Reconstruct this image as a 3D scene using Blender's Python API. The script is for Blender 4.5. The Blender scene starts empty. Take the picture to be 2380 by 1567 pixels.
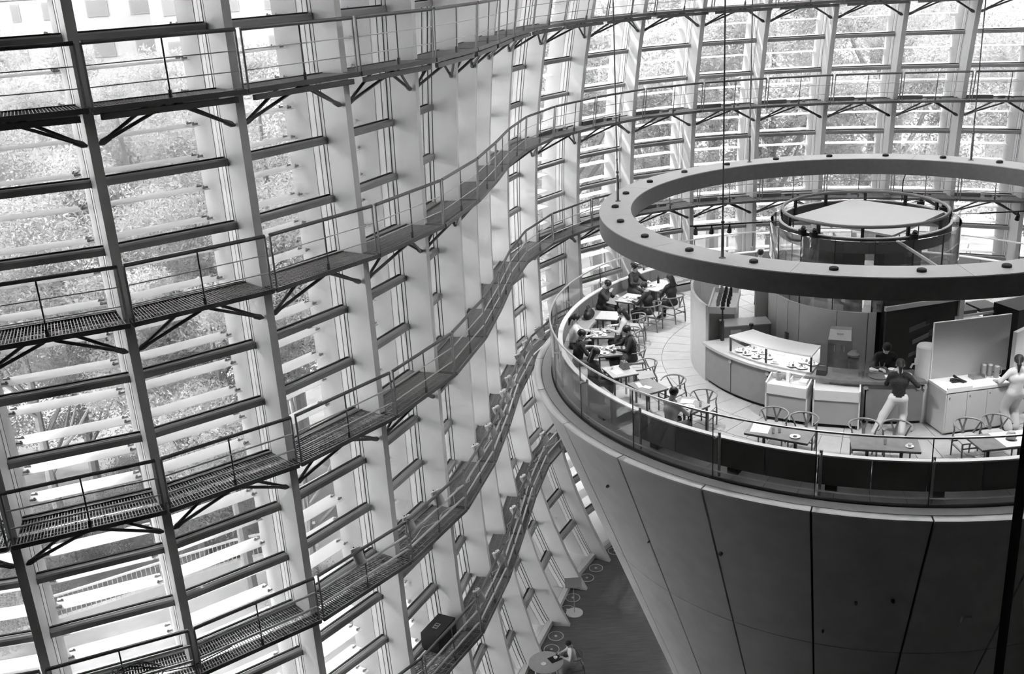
import bpy, bmesh, math, random
from mathutils import Vector, Matrix
random.seed(7)
sc = bpy.context.scene
C = sc.collection
PI = math.pi
Z0 = 21.75                      # the camera's height over the atrium floor

# ------------------------------------------------------------------ camera
cam = bpy.data.cameras.new('camera'); camo = bpy.data.objects.new('camera', cam); C.objects.link(camo)
cam.sensor_width = 36.0; cam.lens = 36.01; cam.clip_end = 500
_R = Vector((0.99806722, -0.02095391, -0.05850435)); _U = Vector((0.06214359, 0.3365337, 0.93961867)); _F = Vector((0, 0.94143826, -0.33718541))
M = Matrix.Identity(4)
for k in range(3):
    M[k][0] = _R[k]; M[k][1] = _U[k]; M[k][2] = -_F[k]
M[2][3] = Z0
camo.matrix_world = M
sc.camera = camo

# ------------------------------------------------------------------ sky, sun, exposure
w = bpy.data.worlds.new('hazy_sky'); sc.world = w; w.use_nodes = True
bg = w.node_tree.nodes['Background']
bg.inputs[0].default_value = (1, 1, 1, 1); bg.inputs[1].default_value = 1.0
sun = bpy.data.lights.new('sun', 'SUN'); suno = bpy.data.objects.new('sun', sun); C.objects.link(suno)
sun.energy = 1.0; sun.angle = math.radians(1.5)
suno.rotation_euler = Vector((0.62, -0.50, -0.85)).to_track_quat('-Z', 'Y').to_euler()
suno.location = (-30, 60, 60)
vs = sc.view_settings
vs.view_transform = 'Standard'; vs.look = 'None'; vs.gamma = 1.0; vs.use_curve_mapping = False
vs.exposure = 3.05
sc.cycles.transparent_max_bounces = 14
sc.cycles.max_bounces = 5; sc.cycles.glossy_bounces = 2
sc.cycles.diffuse_bounces = 3
sc.cycles.caustics_reflective = False; sc.cycles.caustics_refractive = False
sc.cycles.use_adaptive_sampling = True; sc.cycles.adaptive_threshold = 0.1; sc.cycles.adaptive_min_samples = 12

# ------------------------------------------------------------------ materials
MATS = {}
def mat(name, g, rough=0.6, metal=0.0, var=0.0, scale=6.0, bump=0.0, spec=0.4, stretch=None, trans=0.0):
    if name in MATS: return MATS[name]
    m = bpy.data.materials.new(name); m.use_nodes = True
    nt = m.node_tree; b = nt.nodes['Principled BSDF']
    b.inputs['Roughness'].default_value = rough; b.inputs['Metallic'].default_value = metal
    b.inputs['Specular IOR Level'].default_value = spec
    b.inputs['Base Color'].default_value = (g, g, g, 1)
    if trans: b.inputs['Transmission Weight'].default_value = trans
    if var or bump:
        tc = nt.nodes.new('ShaderNodeTexCoord'); mp = nt.nodes.new('ShaderNodeMapping')
        if stretch: mp.inputs['Scale'].default_value = stretch
        nz = nt.nodes.new('ShaderNodeTexNoise'); nz.inputs['Scale'].default_value = scale; nz.inputs['Detail'].default_value = 6
        nt.links.new(tc.outputs['Object'], mp.inputs[0]); nt.links.new(mp.outputs[0], nz.inputs['Vector'])
        if var:
            r = nt.nodes.new('ShaderNodeMapRange')
            r.inputs['To Min'].default_value = max(0, g - var); r.inputs['To Max'].default_value = min(1, g + var)
            r.inputs['From Min'].default_value = 0.3; r.inputs['From Max'].default_value = 0.7
            nt.links.new(nz.outputs['Fac'], r.inputs['Value']); nt.links.new(r.outputs[0], b.inputs['Base Color'])
        if bump:
            bp = nt.nodes.new('ShaderNodeBump'); bp.inputs['Strength'].default_value = bump; bp.inputs['Distance'].default_value = 0.02
            nt.links.new(nz.outputs['Fac'], bp.inputs['Height']); nt.links.new(bp.outputs[0], b.inputs['Normal'])
    MATS[name] = m
    return m
def glassmat(name, tint=0.95, refl=1.0, rough=0.0, haze=0.0):
    if name in MATS: return MATS[name]
    m = bpy.data.materials.new(name); m.use_nodes = True; nt = m.node_tree; nt.nodes.clear()
    o = nt.nodes.new('ShaderNodeOutputMaterial'); mx = nt.nodes.new('ShaderNodeMixShader')
    t = nt.nodes.new('ShaderNodeBsdfTransparent'); t.inputs[0].default_value = (tint, tint, tint, 1)
    g = nt.nodes.new('ShaderNodeBsdfGlossy'); g.inputs['Roughness'].default_value = rough; g.inputs[0].default_value = (1, 1, 1, 1)
    lw = nt.nodes.new('ShaderNodeLayerWeight'); lw.inputs[0].default_value = .5
    pw = nt.nodes.new('ShaderNodeMath'); pw.operation = 'POWER'; pw.inputs[1].default_value = 5.0
    mu = nt.nodes.new('ShaderNodeMath'); mu.operation = 'MULTIPLY_ADD'; mu.inputs[1].default_value = .8 * refl; mu.inputs[2].default_value = .03 * refl
    nt.links.new(lw.outputs['Facing'], pw.inputs[0]); nt.links.new(pw.outputs[0], mu.inputs[0]); nt.links.new(mu.outputs[0], mx.inputs[0])
    first = t
    if haze:
        d = nt.nodes.new('ShaderNodeBsdfDiffuse'); d.inputs[0].default_value = (.9, .9, .9, 1)
        m2 = nt.nodes.new('ShaderNodeMixShader'); m2.inputs[0].default_value = haze
        nt.links.new(t.outputs[0], m2.inputs[1]); nt.links.new(d.outputs[0], m2.inputs[2]); first = m2
    nt.links.new(first.outputs[0], mx.inputs[1]); nt.links.new(g.outputs[0], mx.inputs[2]); nt.links.new(mx.outputs[0], o.inputs[0])
    MATS[name] = m
    return m
def louvermat():
    m = bpy.data.materials.new('fritted_louver_glass'); m.use_nodes = True; nt = m.node_tree; nt.nodes.clear()
    o = nt.nodes.new('ShaderNodeOutputMaterial')
    d = nt.nodes.new('ShaderNodeBsdfDiffuse'); d.inputs[0].default_value = (.9, .9, .9, 1)
    t = nt.nodes.new('ShaderNodeBsdfTranslucent'); t.inputs[0].default_value = (.8, .8, .8, 1)
    p = nt.nodes.new('ShaderNodeBsdfTransparent')
    a = nt.nodes.new('ShaderNodeMixShader'); a.inputs[0].default_value = .5
    b = nt.nodes.new('ShaderNodeMixShader'); b.inputs[0].default_value = .3
    nt.links.new(d.outputs[0], a.inputs[1]); nt.links.new(t.outputs[0], a.inputs[2])
    nt.links.new(a.outputs[0], b.inputs[1]); nt.links.new(p.outputs[0], b.inputs[2]); nt.links.new(b.outputs[0], o.inputs[0])
    return m
def leafmat(name, g, var):
    m = mat(name, g, .6, var=var, scale=1.3, spec=.2); nt = m.node_tree; b = nt.nodes['Principled BSDF']; o = nt.nodes['Material Output']
    t = nt.nodes.new('ShaderNodeBsdfTranslucent'); t.inputs[0].default_value = (g, g, g, 1); x = nt.nodes.new('ShaderNodeMixShader'); x.inputs[0].default_value = .45
    nt.links.new(b.outputs[0], x.inputs[1]); nt.links.new(t.outputs[0], x.inputs[2]); nt.links.new(x.outputs[0], o.inputs['Surface'])
    return m
def frostmat():
    m = bpy.data.materials.new('added_frosted_strip'); m.use_nodes = True; nt = m.node_tree; nt.nodes.clear()
    o = nt.nodes.new('ShaderNodeOutputMaterial'); t = nt.nodes.new('ShaderNodeBsdfTranslucent'); t.inputs[0].default_value = (.62, .62, .62, 1)
    nt.links.new(t.outputs[0], o.inputs[0]); return m
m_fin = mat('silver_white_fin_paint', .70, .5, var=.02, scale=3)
m_finout = mat('darkened_outer_fin', .44, .6, var=.02, scale=3)  # same fin paint, darkened in the colour to tone down bright daylight
m_frame = mat('window_frame_paint', .68, .45)
m_gasket = mat('black_gasket', .03, .7)
m_transom = mat('grey_transom_paint', .34, .5)
m_steel = mat('dark_steel', .16, .5, .3)
m_steel2 = mat('galvanised_steel', .34, .5, .4, var=.04, scale=20)
m_wire = mat('steel_wire', .6, .45, .2)
m_conc = mat('smooth_concrete', .54, .75, var=.035, scale=2.2, bump=.05)
m_conc2 = mat('kerb_stone', .62, .45, var=.03, scale=5)
m_white = mat('white_paint', .78, .5, var=.015)
m_black = mat('black_plastic', .02, .5)
m_dark = mat('charcoal_fabric', .07, .85, var=.012, scale=60)
m_skin = mat('skin', .42, .6)
m_pane = glassmat('window_glass', .96, .8, haze=.06)  # haze share paints a bright veil of flare over the view outside
m_glass = glassmat('clear_guard_glass', .93, 1.0)
m_drum = glassmat('drum_glass', .93, 3.0, haze=.03)
m_louv = louvermat()

# ------------------------------------------------------------------ mesh helpers
class MB:
    def __init__(s): s.v = []; s.f = []; s.m = []
    def quad_prism(s, a, b, mi=0):
        """two matching rings of points joined into a closed solid"""
        n = len(a); o = len(s.v); s.v += [tuple(p) for p in a] + [tuple(p) for p in b]
        s.f.append(tuple(o + i for i in reversed(range(n)))); s.f.append(tuple(o + n + i for i in range(n)))
        for i in range(n):
            j = (i + 1) % n; s.f.append((o + i, o + j, o + n + j, o + n + i))
        s.m += [mi] * (n + 2)
        return s
    def strip(s, rings, closed=False, cap=True, mi=0):
        n = len(rings[0]); o = len(s.v)
        for r in rings: s.v += [tuple(p) for p in r]
        k = len(rings)
        for a in range(k if closed else k - 1):
            b = (a + 1) % k
            for i in range(n):
                j = (i + 1) % n
                s.f.append((o + a * n + i, o + a * n + j, o + b * n + j, o + b * n + i)); s.m.append(mi)
        if cap and not closed:
            s.f.append(tuple(o + i for i in reversed(range(n)))); s.f.append(tuple(o + (k - 1) * n + i for i in range(n))); s.m += [mi, mi]
        return s
    def box(s, lo, hi, mi=0):
        x0, y0, z0 = lo; x1, y1, z1 = hi
        return s.quad_prism([(x0, y0, z0), (x1, y0, z0), (x1, y1, z0), (x0, y1, z0)], [(x0, y0, z1), (x1, y0, z1), (x1, y1, z1), (x0, y1, z1)], mi)
    def bar(s, a, b, w, h, up=(0, 0, 1), mi=0):
        a = Vector(a); b = Vector(b); d = (b - a).normalized(); u = Vector(up)
        sd = d.cross(u)
        if sd.length < 1e-4: sd = d.cross(Vector((1, 0, 0)))
        sd.normalize(); u = sd.cross(d)
        q = [sd * (-w / 2) + u * (-h / 2), sd * (w / 2) + u * (-h / 2), sd * (w / 2) + u * (h / 2), sd * (-w / 2) + u * (h / 2)]
        return s.quad_prism([a + p for p in q], [b + p for p in q], mi)
    def tube(s, pts, r, n=8, closed=False, mi=0):
        pts = [Vector(p) for p in pts]; k = len(pts); rings = []
        rr = r if hasattr(r, '__len__') else [r] * k
        pu = None
        for i in range(k):
            if closed: d = pts[(i + 1) % k] - pts[i - 1]
            else: d = pts[min(i + 1, k - 1)] - pts[max(i - 1, 0)]
            d.normalize()
            if pu is None:
                pu = Vector((0, 0, 1)) if abs(d.z) < .9 else Vector((1, 0, 0))
            sd = d.cross(pu).normalized(); u = sd.cross(d); pu = u
            rings.append([pts[i] + sd * (rr[i] * math.cos(2 * PI * j / n)) + u * (rr[i] * math.sin(2 * PI * j / n)) for j in range(n)])
        return s.strip(rings, closed, True, mi)
    def cyl(s, a, b, r, n=12, r2=None, mi=0): return s.tube([a, b], [r, r if r2 is None else r2], n, mi=mi)
    def lathe(s, prof, c=(0, 0, 0), n=24, a0=0, a1=2 * PI, mi=0):
        """closed profile [(r,z)] swept about a vertical axis"""
        full = abs(a1 - a0 - 2 * PI) < 1e-6
        k = n if full else n + 1
        rings = []
        for i in range(k):
            a = a0 + (a1 - a0) * i / n; ca, sa = math.cos(a), math.sin(a)
            rings.append([(c[0] + r * ca, c[1] + r * sa, c[2] + z) for r, z in prof])
        return s.strip(rings, full, True, mi)
    def build(s, name, m, parent=None, smooth=False, loc=None):
        me = bpy.data.meshes.new(name); me.from_pydata(s.v, [], s.f)
        for x in (m if isinstance(m, (list, tuple)) else [m]): me.materials.append(x)
        if any(s.m): me.polygons.foreach_set('material_index', s.m)
        bm = bmesh.new(); bm.from_mesh(me); bmesh.ops.recalc_face_normals(bm, faces=bm.faces); bm.to_mesh(me); bm.free()
        if smooth:
            me.polygons.foreach_set('use_smooth', [True] * len(me.polygons))
            try: me.set_sharp_from_angle(angle=math.radians(smooth if smooth is not True else 40))
            except Exception: pass
        o = bpy.data.objects.new(name, me); C.objects.link(o)
        if parent: o.parent = parent
        if loc is not None: o.location = loc
        return o
def tag(o, label=None, cat=None, group=None, kind=None):
    if label: o['label'] = label
    if cat: o['category'] = cat
    if group: o['group'] = group
    if kind: o['kind'] = kind
    return o
def empty(name, loc=(0, 0, 0), rz=0):
    o = bpy.data.objects.new(name, None); C.objects.link(o); o.location = loc; o.rotation_euler = (0, 0, rz); o.empty_display_size = .2
    return o
def copy_tree(o, parent=None):
    c = o.copy(); C.objects.link(c); c.parent = parent
    for ch in list(o.children): copy_tree(ch, c)
    return c

# ------------------------------------------------------------------ the wave-shaped facade in plan
BASE = [(-14.6, 15.6), (-11.9, 15.65), (-9.2, 16.18), (-6.67, 17.2), (-4.45, 18.82), (-2.67, 20.95), (-1.42, 23.3), (-.69, 25.85), (-.25, 28.25), (.12, 30.65), (.68, 33.05), (1.68, 35.3), (3.25, 37.25), (5.3, 38.9), (7.7, 39.75), (10.2, 39.9), (12.68, 39.65), (15.05, 38.95), (17.27, 38.05), (19.5, 36.95), (21.6, 35.5)]
FIRST = -2
TOPIN = [0, 0, 0, 0, 0, 0, .15, .3, .4, .5, .6, .8, .95, 1, 1, 1, 1, 1, 1, 1, 1]
BOTIN = [0, 0, 0, 0, .2, .5, .9, 1.0, 1.35, 1.92, 2.2, 2.5] + [2.6] * 9
DFRONT = [.33] * 5 + [.42, .5, .52, .58, .6, .6, .65, .68] + [.6] * 8
NRM = []
for k in range(len(BASE)):
    a = BASE[max(0, k - 1)]; b = BASE[min(len(BASE) - 1, k + 1)]
    t = Vector((b[0] - a[0], b[1] - a[1])).normalized(); NRM.append(Vector((t.y, -t.x)))
for k, (x, y) in {14: (.3, -.95), 15: (.17, -.985), 16: (.05, -1), 17: (-.04, -1), 18: (-.02, -1), 19: (.02, -1), 20: (.05, -1)}.items():
    NRM[k] = Vector((x, y)).normalized()
LEVEL = [Z0 - 1.77, Z0 - 5.5, Z0 - 9.22, Z0 - 12.95, Z0 - 16.7]
def inward(k, z):
    z -= Z0; o = 0
    if z > -9.2: o += TOPIN[k] * ((z + 9.2) / 7.43) ** 2
    if z < -11.5: o += BOTIN[k] * ((-11.5 - z) / 10.25) ** 2.5
    return o
def fp(i, z, d=0.0, side=0.0):
    """point on mullion line i at height z, d metres outward from the catwalk's inner edge, side metres along the facade"""
    k = i - FIRST; n = NRM[k]; o = inward(k, z) - d
    return Vector((BASE[k][0] + n.x * o - n.y * side, BASE[k][1] + n.y * o + n.x * side, z))
def fpm(i, t, z, d=0.0):
    """between mullions i and i+1"""
    return fp(i, z, d).lerp(fp(i + 1, z, d), t)
I_LO, I_HI = -1, 18
ZTOP = Z0 + 4.3
ROWS = [Z0 - .65 + 1.23 * k for k in range(3, -18, -1)]          # transom heights, top down
ROWS = [z for z in ROWS if z > .5]

# ------------------------------------------------------------------ the hall: floor, ceiling, walls
def shell(name, lo, hi, m):
    mb = MB(); mb.box(lo, hi); tag(mb.build(name, m), None, None, None, 'structure')
m_oak = mat('dark_oak_floor', .12, .4, var=.03, scale=2.5, stretch=(.5, 8, 1))
# floor outline follows the glass line
mb = MB(); ring_ = [fp(i, 0, 1.5).xy for i in range(I_LO, I_HI + 1)]
out = [(-18, -8)] + [(-18, 16.8)] + [tuple(p) for p in ring_] + [(26, 35.9), (26, -8)]
mb.quad_prism([(x, y, -.3) for x, y in out], [(x, y, 0) for x, y in out]); tag(mb.build('floor', m_oak), None, None, None, 'structure')
ceil_ = empty('ceiling', (0, 0, ZTOP)); tag(ceil_, 'white ceiling slabs with frosted strips added for light from above', None, None, 'structure')
m_ceil = mat('ceiling_grey', .5, .8); m_frost = frostmat()
xs = [-18, 2.4, 4.8, 8.2, 10.6, 14.0, 16.4, 26]
for k in range(0, 7, 2):
    mb = MB(); mb.box((xs[k], -8, 0), (xs[k + 1], 42, .3)); mb.build('slab', m_ceil, ceil_)
for k in range(1, 6, 2):  # frosted openings added to light the cafe from above
    mb = MB(); mb.box((xs[k], -8, 0), (xs[k + 1], 13, .3)); mb.build('slab', m_ceil, ceil_)
    mb = MB(); mb.box((xs[k], 35.17, 0), (xs[k + 1], 42, .3)); mb.build('slab', m_ceil, ceil_)
    for q in range(7):
        y = 13 + q * 3.167; mb = MB(); mb.box((xs[k], y, .2), (xs[k + 1], y + 3.1, .22)); mb.build('added_light_pane', m_frost, ceil_)
        mb = MB(); mb.box((xs[k], y + 3.1, 0), (xs[k + 1], y + 3.167, .3)); mb.build('added_pane_bar', m_ceil, ceil_)
shell('wall_back', (-18, -8, 0), (26, -7.7, ZTOP), mat('wood_slat_wall', .22, .6, var=.03, scale=4, stretch=(8, 8, .2)))
m_side = mat('side_wall', .3, .7)
shell('wall_left', (-18, -8, 0), (-17.7, 16.8, ZTOP), m_side)
shell('wall_left_return', (-17.7, 16.5, 0), (-11.95, 16.8, ZTOP), m_side)
shell('wall_right', (25.7, -8, 0), (26, 35.9, ZTOP), m_side)
shell('wall_right_return', (21.7, 36.2, 0), (26, 36.5, ZTOP), m_side)
for i in range(I_LO, I_HI):
    a, b = fp(i, 0, DFRONT[i - FIRST] + .70), fp(i + 1, 0, DFRONT[i + 1 - FIRST] + .70)
    mb = MB(); mb.bar(a + Vector((0, 0, .10)), b + Vector((0, 0, .10)), .18, .20); tag(mb.build('trim_%d' % (i - I_LO + 1), m_frame), 'white sill at the foot of the glass wall', None, None, 'structure')
# ------------------------------------------------------------------ facade: fins, windows, louvers
wall = empty('wall_glass'); tag(wall, 'undulating glass curtain wall with deep white vertical fins', None, None, 'structure')
ZS = [ZTOP] + ROWS + [0.0]
zfine = sorted(set([0, .6] + [z for z in ROWS] + [ZTOP]))
for i in range(I_LO, I_HI + 1):
    k = i - FIRST; df = DFRONT[k]
    def plate(d0, d1, th, mi=0, mb=None):
        mb = mb or MB(); rings = []
        for z in zfine:
            rings.append([fp(i, z, d0, -th / 2), fp(i, z, d0, th / 2), fp(i, z, d1, th / 2), fp(i, z, d1, -th / 2)])
        return mb.strip(rings, mi=mi)
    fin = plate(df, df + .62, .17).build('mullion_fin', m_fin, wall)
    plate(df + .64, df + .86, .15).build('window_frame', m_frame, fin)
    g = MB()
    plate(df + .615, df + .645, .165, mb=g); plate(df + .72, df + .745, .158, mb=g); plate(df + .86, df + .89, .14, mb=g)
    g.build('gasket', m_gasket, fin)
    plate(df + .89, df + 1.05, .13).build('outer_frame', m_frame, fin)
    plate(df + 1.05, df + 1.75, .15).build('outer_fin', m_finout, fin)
LOUV = [Z0 - .62 - .615 * k for k in range(-6, 36)]
LOUV = [z for z in LOUV if .4 < z < ZTOP - .1]
for i in range(I_LO, I_HI):
    win = empty('window_%d' % (i - I_LO + 1)); tag(win, 'tall glazed bay of the curtain wall with glass louvers outside', None, None, 'structure')
    ka, kb = i - FIRST, i + 1 - FIRST
    def wp(e, z, d, s=0.0):     # e = 0 left mullion, 1 right
        j = i + e; return fp(j, z, DFRONT[j - FIRST] + d, s)
    for a, b in zip(ZS[:-1], ZS[1:]):
        mb = MB()
        mb.quad_prism([wp(0, a, .80, .05), wp(1, a, .80, -.05), wp(1, b, .80, -.05), wp(0, b, .80, .05)],
                      [wp(0, a, .82, .05), wp(1, a, .82, -.05), wp(1, b, .82, -.05), wp(0, b, .82, .05)])
        mb.build('pane', m_pane, win)
    for z in ROWS:
        h = .065
        mb = MB()
        p0, p1 = .60, .74
        def ring(e, s):
            return [wp(e, z - h, p0, s), wp(e, z + h * .6, p0, s), wp(e, z + h, p0 + .04, s), wp(e, z + h, p1, s), wp(e, z - h, p1, s)]
        mb.quad_prism(ring(0, .10), ring(1, -.10))
        t = mb.build('transom', m_transom, win)
        mb = MB()
        for e, s0, s1 in ((0, .075, .105), (1, -.075, -.105)):
            h2 = h * 1.1
            mb.quad_prism([wp(e, z - h2, p0 - .01, s0), wp(e, z + h2, p0 - .01, s0), wp(e, z + h2, p1, s0), wp(e, z - h2, p1, s0)],
                          [wp(e, z - h2, p0 - .01, s1), wp(e, z + h2, p0 - .01, s1), wp(e, z + h2, p1, s1), wp(e, z - h2, p1, s1)])
        if -1 < i < 12: mb.build('end_cap', m_transom, t)
        mb = MB(); mb.quad_prism([wp(0, z + h, p1 + .005, .08), wp(1, z + h, p1 + .005, -.08), wp(1, z + h + .03, p1 + .005, -.08), wp(0, z + h + .03, p1 + .005, .08)],
                                 [wp(0, z + h, p1 + .05, .08), wp(1, z + h, p1 + .05, -.08), wp(1, z + h + .03, p1 + .05, -.08), wp(0, z + h + .03, p1 + .05, .08)])
        mb.build('glazing_bead', m_gasket, t)
    for z in LOUV:
        mb = MB(); q = []
        for e, s in ((0, .11), (1, -.11)):
            q.append([wp(e, z - .012, 1.42, s), wp(e, z + .004, 1.42 + .2, s), wp(e, z + .006, 1.42 + .44, s), wp(e, z + .018, 1.42 + .44, s), wp(e, z + .016, 1.42 + .2, s), wp(e, z, 1.42, s)])
        mb.quad_prism(q[0], q[1])
        lv = mb.build('louver', m_louv, win)
        if i <= 4 and z < Z0 - .5:
            mb = MB()
            for e, sg in ((0, 1), (1, -1)):
                for dd in (1.5, 1.74):
                    c0 = wp(e, z + .03, dd, sg * .12); c1 = wp(e, z + .03, dd, sg * .24)
                    mb.cyl(c0, c1, .022, 6)
                    c2 = wp(e, z + .075, dd, sg * .21)
                    mb.cyl((c2.x, c2.y, c2.z - .1), c2, .02, 6)
            mb.build('clamp', m_steel2, lv)

# ------------------------------------------------------------------ catwalks
DW = .95
m_pan = mat('dark_deck_pan', .05, .7)
def deckpt(i, t, z, d): return fpm(i, t, z, d)
NAMES = ['top catwalk along the glass wall, level with the eye', 'second catwalk from the top along the glass wall', 'third catwalk from the top, at the height of the cafe deck',
         'fourth catwalk from the top, carrying spotlights', 'lowest catwalk, carrying spotlights and a black loudspeaker']
for L, z in enumerate(LEVEL):
    cw = empty('catwalk', fp(2, z)); tag(cw, 'steel grating ' + NAMES[L], 'catwalk', 'catwalks along the glass wall')
    base = Vector(cw.location)
    def B(mb, name, m, par=None, **kw):
        mb.v = [tuple(Vector(v) - base) for v in mb.v]; return mb.build(name, m, par or cw, **kw)
    for i in range(I_LO, I_HI):
        # panel frame
        mb = MB(); H = .05
        for d in (0.0, DW): mb.bar(deckpt(i, .012, z, d), deckpt(i, .988, z, d), .035, .09)
        for t in (.012, .988): mb.bar(deckpt(i, t, z, 0), deckpt(i, t, z, DW), .03, .07)
        if L < 1: mb.bar(deckpt(i, .06, z - .13, .06), deckpt(i, .94, z - .13, .06), .08, .10)
        panel = B(mb, 'deck_frame', m_steel)
        g = MB(); n = 46
        for q in range(1, n):
            t = .012 + .976 * q / n
            g.bar(deckpt(i, t, z + .01, .02), deckpt(i, t, z + .01, DW - .02), .012, .032)
        for d in (.16, .32, .48, .64, .80): g.bar(deckpt(i, .012, z + .018, d), deckpt(i, .988, z + .018, d), .012, .012)
        tag(B(g, 'grating', m_steel2, panel), kind='stuff')
        mb = MB()
        for d0, d1 in ((.05, .42), (.56, .90)):
            mb.quad_prism([deckpt(i, .015, z - .035, d0), deckpt(i, .985, z - .035, d0), deckpt(i, .985, z - .035, d1), deckpt(i, .015, z - .035, d1)], [deckpt(i, .015, z - .03, d0), deckpt(i, .985, z - .03, d0), deckpt(i, .985, z - .03, d1), deckpt(i, .015, z - .03, d1)])
        B(mb, 'deck_pan', m_pan, panel)
        # handrail, wires, posts
        hr = 1.07
        mb = MB(); mb.tube([deckpt(i, .02, z + hr, .03), deckpt(i, .98, z + hr, .03)], .037, 8); B(mb, 'handrail', m_steel, smooth=True)
        for hh in (.36, .71):
            mb = MB(); mb.tube([deckpt(i, .02, z + hh, .03), deckpt(i, .98, z + hh, .03)], .011 if L < 2 else (.017 if L == 2 else .028), 6); B(mb, 'rail_wire', m_wire, smooth=True)
        for t, rad in ((.02, .021), (.5, .015), (.98, .021)):
            mb = MB(); mb.tube([deckpt(i, t, z - .06, .03), deckpt(i, t, z + hr, .03)], rad, 6)
            if t == .5: mb.bar(deckpt(i, t, z + .05, .03), deckpt(i, t, z + .18, .03), .05, .05)
            B(mb, 'post', m_steel2 if t != .5 else m_steel, smooth=True)
        if L <= 2:
            for e, t0, s in ((0, .47, .09), (1, .53, -.09)):
                mb = MB(); j = i + e; end = fp(j, z - .62, DFRONT[j - FIRST] + .12, s)
                for d, dt in ((.12, 0), (.55, -.06 if e == 0 else .06)):
                    a = deckpt(i, t0 + dt, z - .07, d); mb.tube([a, end.lerp(a, .1)], .033, 6)
                mb.tube([end, end.lerp(deckpt(i, t0, z - .07, .3), .06), end.lerp(deckpt(i, t0, z - .07, .3), .18)], [.022, .058, .048], 8)
                B(mb, 'brace', m_steel, smooth=True)
# ------------------------------------------------------------------ the inverted concrete cone with the cafe on top
CX, CY = 8.32, 23.14
FZ = Z0 - 9.338                 # cafe floor
A0 = math.radians(-159.2); A15 = math.radians(15)
def pc(r, a, z=0.0): return Vector((CX + r * math.cos(a), CY + r * math.sin(a), z))
def arc(mb, prof, a0, a1, n=6, c=None, mi=0): return mb.lathe(prof, c or (CX, CY, 0), n, a0, a1, mi)
cone = empty('wall_cone', (CX, CY, 0)); tag(cone, 'inverted concrete cone that carries the round cafe', None, None, 'structure')
def CB(mb, name, m, par, **kw):
    b = Vector((CX, CY, 0)); mb.v = [tuple(Vector(v) - b) for v in mb.v]; return mb.build(name, m, par, **kw)
RJ, ZJ = 6.40, Z0 - 13.167
ZB = 0.02; RB = RJ - .376 * (ZJ - ZB)
mb = MB(); arc(mb, [(RB - .12, ZB), (RJ - .12, ZJ), (7.68, FZ - .12), (7.60, FZ - .10), (3, FZ - .10), (2.4, ZB)], 0, 2 * PI, 96); CB(mb, 'cone_core', m_gasket, cone)
def rcone(z): return RJ + (7.835 - RJ) * (z - ZJ) / (FZ - .03 - ZJ) if z > ZJ else RJ + (RB - RJ) * (ZJ - z) / (ZJ - ZB)
for k in range(24):
    a = A0 + k * A15; g = .016 / 7.8
    for z0, z1 in ((ZJ + .006, FZ - .03), (ZB, ZJ - .006)):
        mb = MB(); r0, r1 = rcone(z0), rcone(z1); gg = .020 / 6.5
        arc(mb, [(r0, z0), (r1, z1), (r1 - .06, z1), (r0 - .06, z0)], a + gg, a + A15 - gg, 8); CB(mb, 'concrete_panel', m_conc, cone, smooth=20)
    mb = MB(); arc(mb, [(7.66, FZ - .025), (7.84, FZ - .032), (7.825, FZ - .075), (7.66, FZ - .075)], a + g, a + A15 - g, 8); CB(mb, 'kerb_stone', m_conc2, cone, smooth=20)
mb = MB(); arc(mb, [(7.415, FZ - .012), (7.645, FZ - .02), (7.645, FZ - .09), (7.415, FZ - .09)], 0, 2 * PI, 192); CB(mb, 'kerb_ring', m_conc2, cone, smooth=20)
# formwork plugs and little fittings on the concrete
def oncone(px_a, z): return pc(rcone(z), math.radians(px_a), z)
for a, z, r in ((-150.6, FZ - 1.15, .03), (-128.4, FZ - 1.72, .04), (-112.5, FZ - 3.35, .02), (-107.6, FZ - 2.35, .03), (-102.3, FZ - 2.2, .035), (-144.2, FZ - 2.3, .018)):
    p0 = oncone(a, z); n = Vector((math.cos(math.radians(a)), math.sin(math.radians(a)), -.35)).normalized()
    mb = MB(); mb.cyl(p0 - n * .02, p0 + n * .05, r, 10); mb.cyl(p0 + n * .05, p0 + n * .07, r * .6, 10); CB(mb, 'formwork_plug', m_steel, cone, smooth=True)
a = math.radians(-90.5); p0 = pc(rcone(FZ - 2.75), a, FZ - 2.75); mb = MB(); t = Vector((-math.sin(a), math.cos(a), 0)); n = Vector((math.cos(a), math.sin(a), -.3)).normalized()
mb.bar(p0 - n * .01, p0 + n * .05, .17, .17, up=(0, 0, 1)); CB(mb, 'junction_box', m_frame, cone)

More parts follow.
